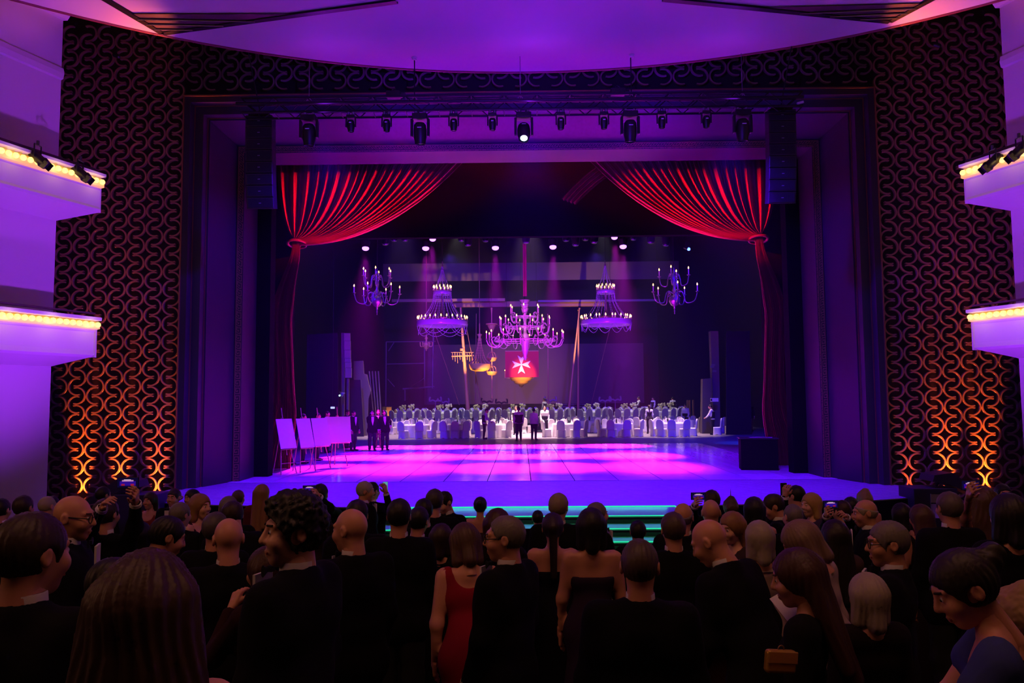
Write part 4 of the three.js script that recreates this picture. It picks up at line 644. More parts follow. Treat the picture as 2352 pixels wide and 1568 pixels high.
// ---------------------------------------------------------------- people
// Signed-distance fields meshed with surface nets; blocks far from the surface are skipped.
function mesher(f, lo, hi, h) {
  const n = [0, 1, 2].map((i) => Math.ceil((hi[i] - lo[i]) / h) + 1), [nx, ny, nz] = n, val = new Float32Array(nx * ny * nz).fill(NaN), B = 4, act = [];
  const id = (x, y, z) => (z * ny + y) * nx + x, far = B * h * 0.87 * 1.5;
  for (let bz = 0; bz < nz - 1; bz += B) for (let by = 0; by < ny - 1; by += B) for (let bx = 0; bx < nx - 1; bx += B) {
    if (Math.abs(f(lo[0] + (bx + B / 2) * h, lo[1] + (by + B / 2) * h, lo[2] + (bz + B / 2) * h)) > far) continue;
    act.push([bx, by, bz]);
    for (let z = bz; z <= Math.min(bz + B, nz - 1); z++) for (let y = by; y <= Math.min(by + B, ny - 1); y++) for (let x = bx; x <= Math.min(bx + B, nx - 1); x++) { const k = id(x, y, z); if (val[k] !== val[k]) val[k] = f(lo[0] + x * h, lo[1] + y * h, lo[2] + z * h); }
  }
  const vert = new Int32Array(nx * ny * nz).fill(-1), pos = [], ix = [], C = [[0, 0, 0], [1, 0, 0], [0, 1, 0], [1, 1, 0], [0, 0, 1], [1, 0, 1], [0, 1, 1], [1, 1, 1]], E = [[0, 1], [2, 3], [4, 5], [6, 7], [0, 2], [1, 3], [4, 6], [5, 7], [0, 4], [1, 5], [2, 6], [3, 7]], v = new Float32Array(8), cells = [];
  for (const [bx, by, bz] of act) for (let z = bz; z < Math.min(bz + B, nz - 1); z++) for (let y = by; y < Math.min(by + B, ny - 1); y++) for (let x = bx; x < Math.min(bx + B, nx - 1); x++) {
    let m = 0; for (let k = 0; k < 8; k++) { v[k] = val[id(x + C[k][0], y + C[k][1], z + C[k][2])]; if (v[k] < 0) m |= 1 << k; }
    if (m === 0 || m === 255) continue;
    let sx = 0, sy = 0, sz = 0, c = 0;
    for (const [a, b] of E) if ((v[a] < 0) !== (v[b] < 0)) { const t = v[a] / (v[a] - v[b]); sx += C[a][0] + t * (C[b][0] - C[a][0]); sy += C[a][1] + t * (C[b][1] - C[a][1]); sz += C[a][2] + t * (C[b][2] - C[a][2]); c++; }
    vert[id(x, y, z)] = pos.length / 3; pos.push(lo[0] + (x + sx / c) * h, lo[1] + (y + sy / c) * h, lo[2] + (z + sz / c) * h); cells.push([x, y, z]);
  }
  for (const [x, y, z] of cells) {
    const a = val[id(x, y, z)] < 0;
    const q = (i, j, k, l, flip) => { if (i < 0 || j < 0 || k < 0 || l < 0) return; flip ? ix.push(i, k, j, i, l, k) : ix.push(i, j, k, i, k, l); };
    if (y > 0 && z > 0) { const b = val[id(x + 1, y, z)] < 0; if (a !== b) q(vert[id(x, y - 1, z - 1)], vert[id(x, y, z - 1)], vert[id(x, y, z)], vert[id(x, y - 1, z)], !a); }
    if (x > 0 && z > 0) { const b = val[id(x, y + 1, z)] < 0; if (a !== b) q(vert[id(x - 1, y, z - 1)], vert[id(x - 1, y, z)], vert[id(x, y, z)], vert[id(x, y, z - 1)], !a); }
    if (x > 0 && y > 0) { const b = val[id(x, y, z + 1)] < 0; if (a !== b) q(vert[id(x - 1, y - 1, z)], vert[id(x, y - 1, z)], vert[id(x, y, z)], vert[id(x - 1, y, z)], !a); }
  }
  const g = new THREE.BufferGeometry(); g.setAttribute('position', new THREE.Float32BufferAttribute(pos, 3)); g.setIndex(ix); g.computeVertexNormals(); return g;
}
const smin = (a, b, k) => { const h = Math.max(k - Math.abs(a - b), 0) / k; return Math.min(a, b) - h * h * k * 0.25; };
const smax = (a, b, k) => -smin(-a, -b, k);
const ell = (x, y, z, cx, cy, cz, rx, ry, rz) => { x -= cx; y -= cy; z -= cz; const a = Math.hypot(x / rx, y / ry, z / rz), b = Math.hypot(x / (rx * rx), y / (ry * ry), z / (rz * rz)); return b < 1e-6 ? -Math.min(rx, ry, rz) : a * (a - 1) / b; };
const cone = (x, y, z, c) => { const [ax, ay, az, bx, by, bz, r1, r2] = c, dx = bx - ax, dy = by - ay, dz = bz - az, px = x - ax, py = y - ay, pz = z - az, t = Math.min(1, Math.max(0, (px * dx + py * dy + pz * dz) / (dx * dx + dy * dy + dz * dz + 1e-9))); return Math.hypot(px - t * dx, py - t * dy, pz - t * dz) - (r1 + (r2 - r1) * t); };
const union = (list, k) => (x, y, z) => { let d = 9; for (const c of list) d = smin(d, cone(x, y, z, c), k); return d; };
const ball3 = (x, y, z, cx, cy, cz, r) => Math.hypot(x - cx, y - cy, z - cz) - r;
function headField(woman) {
  const j = woman ? 0.93 : 1, nk = woman ? 0.045 : 0.056;
  return (x, y, z) => {
    const ax = Math.abs(x);
    let d = ell(x, y, z, 0, 0.025, 0.012, 0.076, 0.093, 0.097);
    d = smin(d, ell(x, y, z, 0, -0.035, -0.03, 0.062 * j, 0.085, 0.068), 0.03);
    d = smin(d, ball3(x, y, z, 0, -0.098, -0.062, 0.026 * j), 0.03);
    d = smin(d, ball3(ax, y, z, 0.036, -0.03, -0.07, 0.026), 0.03);
    d = smin(d, cone(ax, y, z, [0, 0.034, -0.088, 0.045, 0.03, -0.076, 0.012, 0.009]), 0.018);
    d = smax(d, -ball3(ax, y, z, 0.031, 0.008, -0.106, 0.019), 0.014);
    d = smin(d, cone(x, y, z, [0, 0.02, -0.094, 0, -0.026, -0.115, 0.008, 0.013]), 0.012);
    d = smin(d, ball3(ax, y, z, 0.012, -0.03, -0.103, 0.009), 0.01);
    d = smin(d, ball3(ax, y, z, 0.031, 0.006, -0.082, 0.0135), 0.004);
    d = smin(d, cone(ax, y, z, [0, -0.064, -0.098, 0.021, -0.067, -0.088, 0.0075, 0.004]), 0.008);
    d = smin(d, cone(ax, y, z, [0, -0.078, -0.096, 0.017, -0.076, -0.088, 0.008, 0.004]), 0.008);
    let e = ell(ax, y, z, 0.08, -0.002, 0.014, 0.011, 0.032, 0.021); e = smax(e, -ell(ax, y, z, 0.092, 0, 0.008, 0.008, 0.02, 0.012), 0.006); d = smin(d, e, 0.008);
    return smin(d, cone(x, y, z, [0, -0.07, 0.022, 0, -0.22, 0.035, nk, nk * 1.08]), 0.03);
  };
}
const HAIR = {
  short: { t: 0.012, low: -0.085 }, receding: { t: 0.009, low: -0.085, face: 0.03 }, ring: { t: 0.01, low: -0.085, top: 0.045 }, crop: { t: 0.006, low: -0.08 },
  thick: { t: 0.024, low: -0.08, curl: 0.011, face: 0.012, extra: [[0, 0.115, -0.03, 0, 0.105, -0.07, 0.04, 0.032], [-0.04, 0.09, 0.03, 0.04, 0.09, 0.03, 0.055, 0.055]] },
  bob: { t: 0.022, low: -0.2, extra: [[-0.062, 0.02, 0.03, -0.07, -0.12, 0.02, 0.045, 0.04], [0.062, 0.02, 0.03, 0.07, -0.12, 0.02, 0.045, 0.04], [0, 0.02, 0.07, 0, -0.13, 0.08, 0.055, 0.05]] },
  long: { t: 0.02, low: -0.6, extra: [[-0.06, 0.02, 0.05, -0.075, -0.4, 0.11, 0.045, 0.035], [0.06, 0.02, 0.05, 0.075, -0.4, 0.11, 0.045, 0.035], [0, 0.02, 0.07, 0, -0.46, 0.125, 0.06, 0.045]] },
  full: { t: 0.026, low: -0.7, curl: 0.004, extra: [[-0.075, 0.03, 0.03, -0.13, -0.5, 0.07, 0.05, 0.07], [0.075, 0.03, 0.03, 0.13, -0.5, 0.07, 0.05, 0.07], [-0.03, 0.02, 0.07, -0.04, -0.56, 0.12, 0.06, 0.07], [0.03, 0.02, 0.07, 0.04, -0.56, 0.12, 0.06, 0.07]] },
  tail: { t: 0.012, low: -0.62, extra: [[0, 0.03, 0.1, 0, -0.36, 0.12, 0.036, 0.028], [0, 0.04, 0.08, 0, 0.02, 0.12, 0.04, 0.03]] },
  bun: { t: 0.014, low: -0.09, extra: [[0, 0.05, 0.125, 0, 0.06, 0.14, 0.045, 0.04]] }, updo: { t: 0.02, low: -0.09, curl: 0.005, extra: [[0, 0.09, 0.06, 0, 0.12, 0.05, 0.06, 0.05], [-0.03, 0.02, 0.1, 0.03, 0.02, 0.1, 0.05, 0.05]] },
};
function hairField(style) {
  const { t, low, face = 0, top, curl = 0.0025, extra = [] } = HAIR[style];
  return (x, y, z) => {
    let d = ell(x, y, z, 0, 0.025, 0.014, 0.076 + t, 0.093 + t, 0.097 + t); const base = d;
    for (const c of extra) d = smin(d, cone(x, y, z, c), 0.03);
    const a = Math.atan2(x, z);
    d += style === 'thick' || style === 'updo' ? curl * (Math.sin(x * 120 + 2 * Math.sin(y * 60)) * Math.sin(y * 105 + 2 * Math.sin(z * 70)) * Math.sin(z * 115 + 1)) : curl * Math.sin(a * 27 + 2.2 * Math.sin(y * 17 + a * 2));
    d = smax(d, -ell(x, y, z, 0, -0.075 - face * 0.2, -0.115 + face * 0.5, 0.115 - (low < -0.1 ? 0.035 : 0), 0.13 + face, 0.098 + face * 0.6), 0.012);
    if (low > -0.1) d = smax(d, -ell(Math.abs(x), y, z, 0.095, -0.02, 0, 0.035, 0.045, 0.035), 0.008);
    d = Math.max(d, low - y); if (top !== undefined) d = smax(d, y + 0.35 * z - top, 0.01);
    return Math.max(d, -(base + 2 * t + 0.012));
  };
}
const geoCache = {};
const headGeo = (woman, fine) => geoCache['h' + woman + fine] ??= mesher(headField(woman), [-0.105, -0.23, -0.14], [0.105, 0.13, 0.13], fine ? 0.006 : 0.0105);
const hairGeo = (style, fine) => geoCache[style + fine] ??= mesher(hairField(style), [-0.24, -0.72, -0.18], [0.24, 0.2, 0.25], fine ? 0.0075 : 0.0125);
const HANDS = {};
function handGeo(curl) {
  return HANDS[curl] ??= (() => {
    const c = []; const X = [-0.036, -0.012, 0.012, 0.035], L = [0.07, 0.08, 0.074, 0.058];
    X.forEach((x, i) => { c.push([x * 0.55, -0.01, 0, x, -0.085, 0, 0.016, 0.0125]); const a1 = curl * 0.7, a2 = curl * 1.5, y1 = -0.085 - Math.cos(a1) * L[i] * 0.55, z1 = Math.sin(a1) * L[i] * 0.55; c.push([x, -0.085, 0, x * 1.05, y1, z1, 0.0095, 0.0085], [x * 1.05, y1, z1, x * 1.05, y1 - Math.cos(a2) * L[i] * 0.45, z1 + Math.sin(a2) * L[i] * 0.45, 0.0085, 0.007]); });
    c.push([-0.02, -0.025, 0.005, -0.052, -0.06, 0.022, 0.014, 0.011], [-0.052, -0.06, 0.022, -0.058, -0.095, 0.034, 0.0105, 0.008], [0, 0.03, 0, 0, -0.03, 0, 0.026, 0.024]);
    return mesher(union(c, 0.008), [-0.085, -0.19, -0.04], [0.07, 0.06, 0.11], 0.0062);
  })();
}
const sstep = (a, b, t) => { t = Math.min(1, Math.max(0, (t - a) / (b - a))); return t * t * (3 - 2 * t); };
function elbow(S, T, side, out) {
  const l1 = 0.29, l2 = 0.262, d = V().subVectors(T, S); let D = d.length(); if (D > 0.545) { T.copy(S).addScaledVector(d, 0.545 / D); d.setLength(0.545); D = 0.545; }
  const a = (l1 * l1 - l2 * l2 + D * D) / (2 * D), h = Math.sqrt(Math.max(0, l1 * l1 - a * a)), u = d.clone().normalize(), pole = out.clone().addScaledVector(u, -out.dot(u)).normalize();
  return S.clone().addScaledVector(u, a).addScaledVector(pole, h);
}
const SKIN = mat(0xc98d70, 0.5), SKIN2 = mat(0xd8a488, 0.5), SKIN3 = mat(0xb87b5c, 0.5), shirtM = mat(0xdcd6d4, 0.7), bowM = mat(0x08080a, 0.6), shoeM = mat(0x0a090a, 0.3), eyeWhite = mat(0xd8d2cc, 0.2), eyeDark = mat(0x120c08, 0.1);
const people = [];
// o: woman, yaw (degrees, 0 = facing the stage, 90 = facing picture-left), head [yaw, down, tilt], lean [forward, side], hair [style, colour], wear, color, hands {l, r}, phone, glasses
function person(px, py, d, o, label, group) {
  const top = at(px, py, d), ground = o.ground ?? stalls(Math.abs(top.z)), fine = d < 5 || o.fine;
  const lean = o.lean ?? [0, 0], drop = 0.8 * (1 - Math.cos(lean[0])) + 0.8 * (1 - Math.cos(lean[1])), h = o.h ?? (top.y - ground), s = Math.min(2.02, Math.max(1.2, h)) / (1.75 - drop);
  const W = !!o.woman, sw = W ? 0.162 : 0.188, yaw = (o.yaw ?? 0) * Math.PI / 180;
  const off = V(-Math.sin(lean[1]) * 0.8, 0, -Math.sin(lean[0]) * 0.8).multiplyScalar(s).applyAxisAngle(V(0, 1, 0), yaw);
  const g = thing('person', label, 'person', V(top.x - off.x, ground, top.z - off.z), yaw, group); g.scale.setScalar(s); g.updateMatrixWorld(true);
  const bend = (v) => { const k = sstep(0.8, 1.2, v.y), f = lean[0] * k, r = lean[1] * k; if (!k) return v; v.y -= 0.95; const y = v.y * Math.cos(f) + v.z * Math.sin(f), z = v.z * Math.cos(f) - v.y * Math.sin(f); v.z = z; v.y = y; const x = v.x * Math.cos(r) - v.y * Math.sin(r), y2 = v.y * Math.cos(r) + v.x * Math.sin(r); v.x = x; v.y = y2 + 0.95; return v; };
  const bent = (geo) => { if (!lean[0] && !lean[1]) return geo; const p = geo.attributes.position, t = V(); for (let i = 0; i < p.count; i++) { bend(t.fromBufferAttribute(p, i)); p.setXYZ(i, t.x, t.y, t.z); } geo.computeVertexNormals(); return geo; };
  // arms
  const rest = { l: [-(sw + 0.06), 0.86, -0.1], r: [sw + 0.06, 0.86, -0.1] }, arms = {};
  let phoneAt = null; if (o.phone) phoneAt = at(o.phone[0], o.phone[1], o.phone[2]);
  for (const side of ['l', 'r']) {
    const sg = side === 'l' ? -1 : 1, S = V(sg * sw, 1.42, 0.01); let T = V(...(o.hands?.[side] ?? rest[side]));
    if (phoneAt && (o.phone[3] === 'both' || o.phone[3] === side)) T = g.worldToLocal(phoneAt.clone()).add(V(sg * (o.phone[3] === 'both' ? 0.1 : 0.045), -0.07, 0.04));
    const up = T.y > 1.25, E = elbow(S, T, sg, up ? V(sg * 0.6, -1, 0) : V(sg * 0.5, -0.2, 1)); arms[side] = { S, E, T, sg, up };
  }
  const cellB = fine ? 0.018 : 0.03, armC = (r0, r1, r2, cut = 0) => ['l', 'r'].flatMap((k) => { const { S, E, T } = arms[k], Q = T.clone().lerp(E, cut); return [[S.x, S.y, S.z, E.x, E.y, E.z, r0, r1], [E.x, E.y, E.z, Q.x, Q.y, Q.z, r1, r2]]; });
  const hipW = W ? 0.085 : 0.08;
  const legs = (a) => [-1, 1].flatMap((q) => [[q * 0.09, 0.9, 0, q * 0.1, 0.5, -0.01, 0.083 + a, 0.054 + a], [q * 0.1, 0.5, -0.01, q * 0.105, 0.1, 0.03, 0.052 + a, 0.036 + a]]);
  const feet = (a) => [-1, 1].map((q) => [q * 0.107, 0.045, 0.04, q * 0.125, 0.035, -0.14, 0.035 + a, 0.03 + a]);
  const flat = (list, k, zs) => { const f = union(list.map((c) => [c[0], c[1], c[2] / zs, c[3], c[4], c[5] / zs, c[6], c[7]]), k); return (x, y, z) => f(x, y, z / zs) * (zs * 0.5 + 0.5); };
  const trunk = (a) => W ? [[-0.07, 0.92, 0.01, 0.07, 0.92, 0.01, 0.125 + a, 0.125 + a], [-0.03, 1.1, 0, 0.03, 1.1, 0, 0.098 + a, 0.098 + a], [-0.06, 1.29, -0.01, 0.06, 1.29, -0.01, 0.11 + a, 0.11 + a], [-sw + 0.03, 1.42, 0.02, sw - 0.03, 1.42, 0.02, 0.052 + a, 0.052 + a]] : [[-0.07, 0.93, 0, 0.07, 0.93, 0, 0.12 + a, 0.12 + a], [-0.06, 1.1, 0, 0.06, 1.1, 0, 0.122 + a, 0.122 + a], [-0.09, 1.3, 0, 0.09, 1.3, 0, 0.132 + a, 0.132 + a], [-sw + 0.03, 1.415, 0.02, sw - 0.03, 1.415, 0.02, 0.066 + a, 0.066 + a]];
  const nr = W ? 0.046 : 0.057, core = (a) => { const t = flat(trunk(a), 0.08, 0.78), u = union([...armC(0.05 + a, 0.04 + a, 0.027 + a), ...legs(a), ...feet(a), [0, 1.42, 0.03, 0, 1.55, 0.012, nr * 1.15, nr]], 0.035); return (x, y, z) => smin(t(x, y, z), u(x, y, z), 0.05); };
  const box3 = (pad = 0) => { let lo = V(-0.4, -0.02, -0.3), hi = V(0.4, 1.62, 0.34); for (const k of ['l', 'r']) for (const q of [arms[k].E, arms[k].T]) { lo.min(q.clone().addScalar(-0.12)); hi.max(q.clone().addScalar(0.12)); } return [[lo.x - pad, lo.y, lo.z - pad], [hi.x + pad, hi.y, hi.z + pad]]; };
  const wear = o.wear ?? (W ? 'gown' : 'suit');
  const bodyParts = [bent(mesher(core(W && wear !== 'waiter' ? 0 : -0.018), ...box3(), cellB))];
  // head
  const [hy, hp, ht] = o.head ?? [0, 0, 0], neck = bend(V(0, 1.52, 0.012)), R = M4().makeRotationFromEuler(new THREE.Euler(-hp * Math.PI / 180 - lean[0] * 0.6, hy * Math.PI / 180, (ht ?? 0) * Math.PI / 180 + lean[1] * 0.6, 'YXZ'));
  const headM = M4().makeTranslation(neck.x, neck.y, neck.z).multiply(R).multiply(M4().makeTranslation(0, 0.112, -0.012));
  bodyParts.push(headGeo(W, fine).clone().applyMatrix4(headM));
  for (const k of ['l', 'r']) { const { E, T, sg, up } = arms[k], curl = up ? 0.9 : 0.45, dir = T.clone().sub(E).normalize(), m = M4(), yv = dir.clone().negate(); let zv = up ? V(-sg, 0, 0.15) : V(-sg, 0, 0); zv.addScaledVector(yv, -zv.dot(yv)).normalize(); let xv = V().crossVectors(yv, zv); m.makeBasis(xv, yv, zv); const hg = handGeo(curl).clone(); if (sg < 0) { hg.scale(-1, 1, 1); const ia = hg.index.array; for (let i = 0; i < ia.length; i += 3) { const q = ia[i]; ia[i] = ia[i + 1]; ia[i + 1] = q; } } hg.computeVertexNormals(); hg.applyMatrix4(m).translate(T.x, T.y, T.z); bodyParts.push(bent(hg)); }
  const skin = o.skin === 2 ? SKIN2 : o.skin === 3 ? SKIN3 : SKIN;
  part('body', bodyParts, skin, g);
  // hair, eyes, glasses follow the head
  const onHead = (name, geo, m) => { const q = part(name, geo, m, g); q.applyMatrix4(headM); return q; };
  if (o.hair && o.hair[0] !== 'bald') onHead('hair', hairGeo(o.hair[0], fine), mat(o.hair[1], 0.55));
  const total = Math.abs((((o.yaw ?? 0) + hy) % 360 + 540) % 360 - 180);
  if (total > 45 || fine) { for (const x of [-0.031, 0.031]) { onHead('eye', ball(0.0115, x, 0.006, -0.0855, 10), eyeWhite); onHead('iris', ball(0.0065, x * 1.01, 0.006, -0.0925, 8), eyeDark); onHead('eyebrow', rod(V(x * 0.55, 0.031, -0.1), V(x * 1.55, 0.033, -0.086), 0.0045, 5), mat(o.hair && o.hair[0] !== 'bald' ? o.hair[1] : 0x4a382c, 0.8)); } onHead('lips', [rod(V(-0.019, -0.071, -0.098), V(0.019, -0.071, -0.098), 0.005, 6)], mat(0x9a4a44, 0.5)); }
  if (o.glasses) { for (const x of [-0.033, 0.033]) { onHead('glasses_rim', new THREE.TorusGeometry(0.023, 0.0025, 6, 18).translate(x, 0.004, -0.107), bowM); onHead('glasses_arm', rod(V(x * 1.75, 0.008, -0.105), V(x * 2.4, 0.012, 0.01), 0.0028, 5), bowM); } onHead('glasses_bridge', rod(V(-0.011, 0.01, -0.109), V(0.011, 0.01, -0.109), 0.0025, 5), bowM); }
  if (o.tiara) onHead('hair_ornament', [new THREE.ConeGeometry(0.012, 0.14, 6).translate(0, 0.19, 0.03), ball(0.02, 0, 0.13, 0.03, 8)], mat(0xb8a890, 0.3, 0.4));
  // clothes
  const cloth = mat(o.color ?? 0x07070c, 0.9, 0, { specularIntensity: 0.35 });
  const neckCut = (f, r, y) => (x, yy, z) => smax(f(x, yy, z), -cone(x, yy, z, [0, y, 0.015, 0, y + 0.2, 0.0, r, r + 0.05]), 0.02);
  if (wear === 'suit' || wear === 'waiter') {
    const coat = wear === 'suit' ? cloth : shirtM;
    const t = flat([...trunk(0.022).slice(0, 3), [-0.09, 0.86, 0, 0.09, 0.86, 0, 0.138, 0.138]], 0.07, 0.82), u = union([...armC(0.064, 0.054, 0.042, 0.06), [0.03, 1.455, 0.022, sw - 0.01, 1.405, 0.014, 0.05, 0.062], [-0.03, 1.455, 0.022, -sw + 0.01, 1.405, 0.014, 0.05, 0.062], [0, 1.38, 0.03, 0, 1.44, 0.03, 0.1, 0.08]], 0.05);
    let f = (x, y, z) => smin(t(x, y, z), u(x, y, z), 0.05); f = neckCut(f, 0.05, 1.5); const ff = f;
    part(wear === 'suit' ? 'jacket' : 'shirt', bent(mesher((x, y, z) => Math.max(ff(x, y, z), (wear === 'suit' ? 0.74 : 0.88) - y), ...box3(0.06), cellB)), coat, g);
    part('trousers', mesher(union([...legs(0.022), [-0.06, 0.92, 0, 0.06, 0.92, 0, 0.12, 0.12]], 0.05), [-0.3, 0.02, -0.2], [0.3, 1.08, 0.2], cellB), o.trousers ? mat(o.trousers, 0.85) : mat(0x09090d, 0.85), g);
    if (wear === 'suit') { const c = part('collar', bent(lathe([[0.058, 1.475], [0.066, 1.48], [0.063, 1.523], [0.058, 1.525], [0.058, 1.475]], 18).translate(0, 0, 0.016)), shirtM, g);
      for (const k of ['l', 'r']) { const { E, T } = arms[k], a = T.clone().lerp(E, 0.1), b = T.clone().lerp(E, 0.0); part('cuff', bent(rod(a, b, 0.043, 12, 0.04)), shirtM, g); }
      if (total > 60 || o.front) { part('shirt_front', bent(new THREE.ExtrudeGeometry(new THREE.Shape([[-0.055, 1.47], [0.055, 1.47], [0.05, 1.3], [0, 1.1], [-0.05, 1.3]].map(([x, y]) => new THREE.Vector2(x, y))), { depth: 0.012, bevelEnabled: false, steps: 1 }).translate(0, 0, -0.142)), shirtM, g); part('bow_tie', bent(merge([cbox(0.022, 0.022, 0.02, 0, 1.485, -0.1), new THREE.ConeGeometry(0.024, 0.045, 8).rotateZ(Math.PI / 2).scale(1, 1, 0.35).translate(0.03, 1.485, -0.098), new THREE.ConeGeometry(0.024, 0.045, 8).rotateZ(-Math.PI / 2).scale(1, 1, 0.35).translate(-0.03, 1.485, -0.098)])), bowM, g); } }
    else { part(o.apron ? 'apron' : 'waistcoat', mesher((x, y, z) => Math.max(flat(trunk(0.034), 0.07, 0.82)(x, y, z), y - (o.apron ? 1.14 : 1.36), 0.84 - y, o.apron ? z + 0.02 : -9), [-0.3, 0.8, -0.3], [0.3, 1.5, 0.3], 0.03), mat(0x0c0b10, 0.85), g); }
    part('shoes', mesher(union(feet(0.014), 0.02), [-0.22, -0.02, -0.24], [0.22, 0.14, 0.14], 0.025), shoeM, g);
  } else {
    const strapless = wear === 'strapless', sl = wear === 'sleeves', cap = wear === 'cap';
    const t = flat(trunk(0.014), 0.07, 0.8), sk = union([[0, 0.98, 0.01, 0, 0.12, 0.03, 0.145, o.slim ? 0.2 : 0.27]], 0.05), u = sl ? union([...armC(0.064, 0.052, 0.042, 0.12), [-sw + 0.02, 1.42, 0.02, sw - 0.02, 1.42, 0.02, 0.066, 0.066]], 0.04) : cap ? union(['l', 'r'].map((k) => { const { S, E } = arms[k], q = S.clone().lerp(E, 0.4); return [S.x, S.y - 0.02, S.z, q.x, q.y, q.z, 0.072, 0.07]; }), 0.04) : null;
    let f = (x, y, z) => { let q = smin(t(x, y, z), sk(x, y, z), 0.08); if (u) q = smin(q, u(x, y, z), 0.04); return Math.max(q, (o.hem ?? 0.05) - y); };
    const f0 = f; f = strapless ? (x, y, z) => Math.max(f0(x, y, z), y - 1.335 - (z > 0 ? -0.03 : 0.02)) : sl ? neckCut(f0, 0.075, 1.47) : (x, y, z) => smax(f0(x, y, z), -cone(x, y, z, [0, 1.43, z > 0 ? 0.1 : -0.06, 0, 1.6, 0, 0.1, 0.13]), 0.015);
    part('dress', bent(mesher(f, ...box3(0.06), cellB)), cloth, g);
    part('shoes', mesher(union(feet(0.01), 0.02), [-0.22, -0.02, -0.24], [0.22, 0.14, 0.14], 0.025), shoeM, g);
  }
  people.push([g.name, h.toFixed(2), d]);
  if (o.phone) {
    const land = o.phone[4] === 'wide', ph = thing('phone', o.phone[5], 'phone', phoneAt, o.phone[6] ?? 0); if (land) ph.rotation.z = Math.PI / 2;
    part('case', new RoundedBoxGeometry(0.076, 0.155, 0.009, 2, 0.004), bowM, ph);
    const c = document.createElement('canvas'); c.width = 64; c.height = 128; const k = c.getContext('2d'); k.fillStyle = '#120a3a'; k.fillRect(0, 0, 64, 128);
    if (o.phone[7] === 'pale') { k.fillStyle = '#78c8d8'; k.fillRect(0, 0, 64, 128); k.fillStyle = '#d0f0f4'; k.fillRect(6, 70, 52, 40); } else { k.save(); k.translate(32, 64); k.rotate(-Math.PI / 2); k.fillStyle = '#3a10b0'; k.fillRect(-50, -20, 100, 30); k.fillStyle = '#e8a0e8'; k.fillRect(-36, 8, 72, 10); k.fillStyle = '#c02050'; k.fillRect(-40, -20, 22, 12); k.fillRect(18, -20, 22, 12); k.fillStyle = '#ffe0f8'; k.fillRect(-20, 16, 44, 6); k.restore(); }
    const t = new THREE.CanvasTexture(c); t.colorSpace = THREE.SRGBColorSpace;
    part('screen', new THREE.PlaneGeometry(0.068, 0.145).translate(0, 0, 0.0052), o.phone[7] === 'off' ? bowM : geoCache['screen' + o.phone[7]] ??= new THREE.MeshStandardMaterial({ color: 0x050505, emissive: 0xffffff, emissiveMap: t, emissiveIntensity: 0.55, roughness: 0.2 }), ph);
  }
  return g;
}
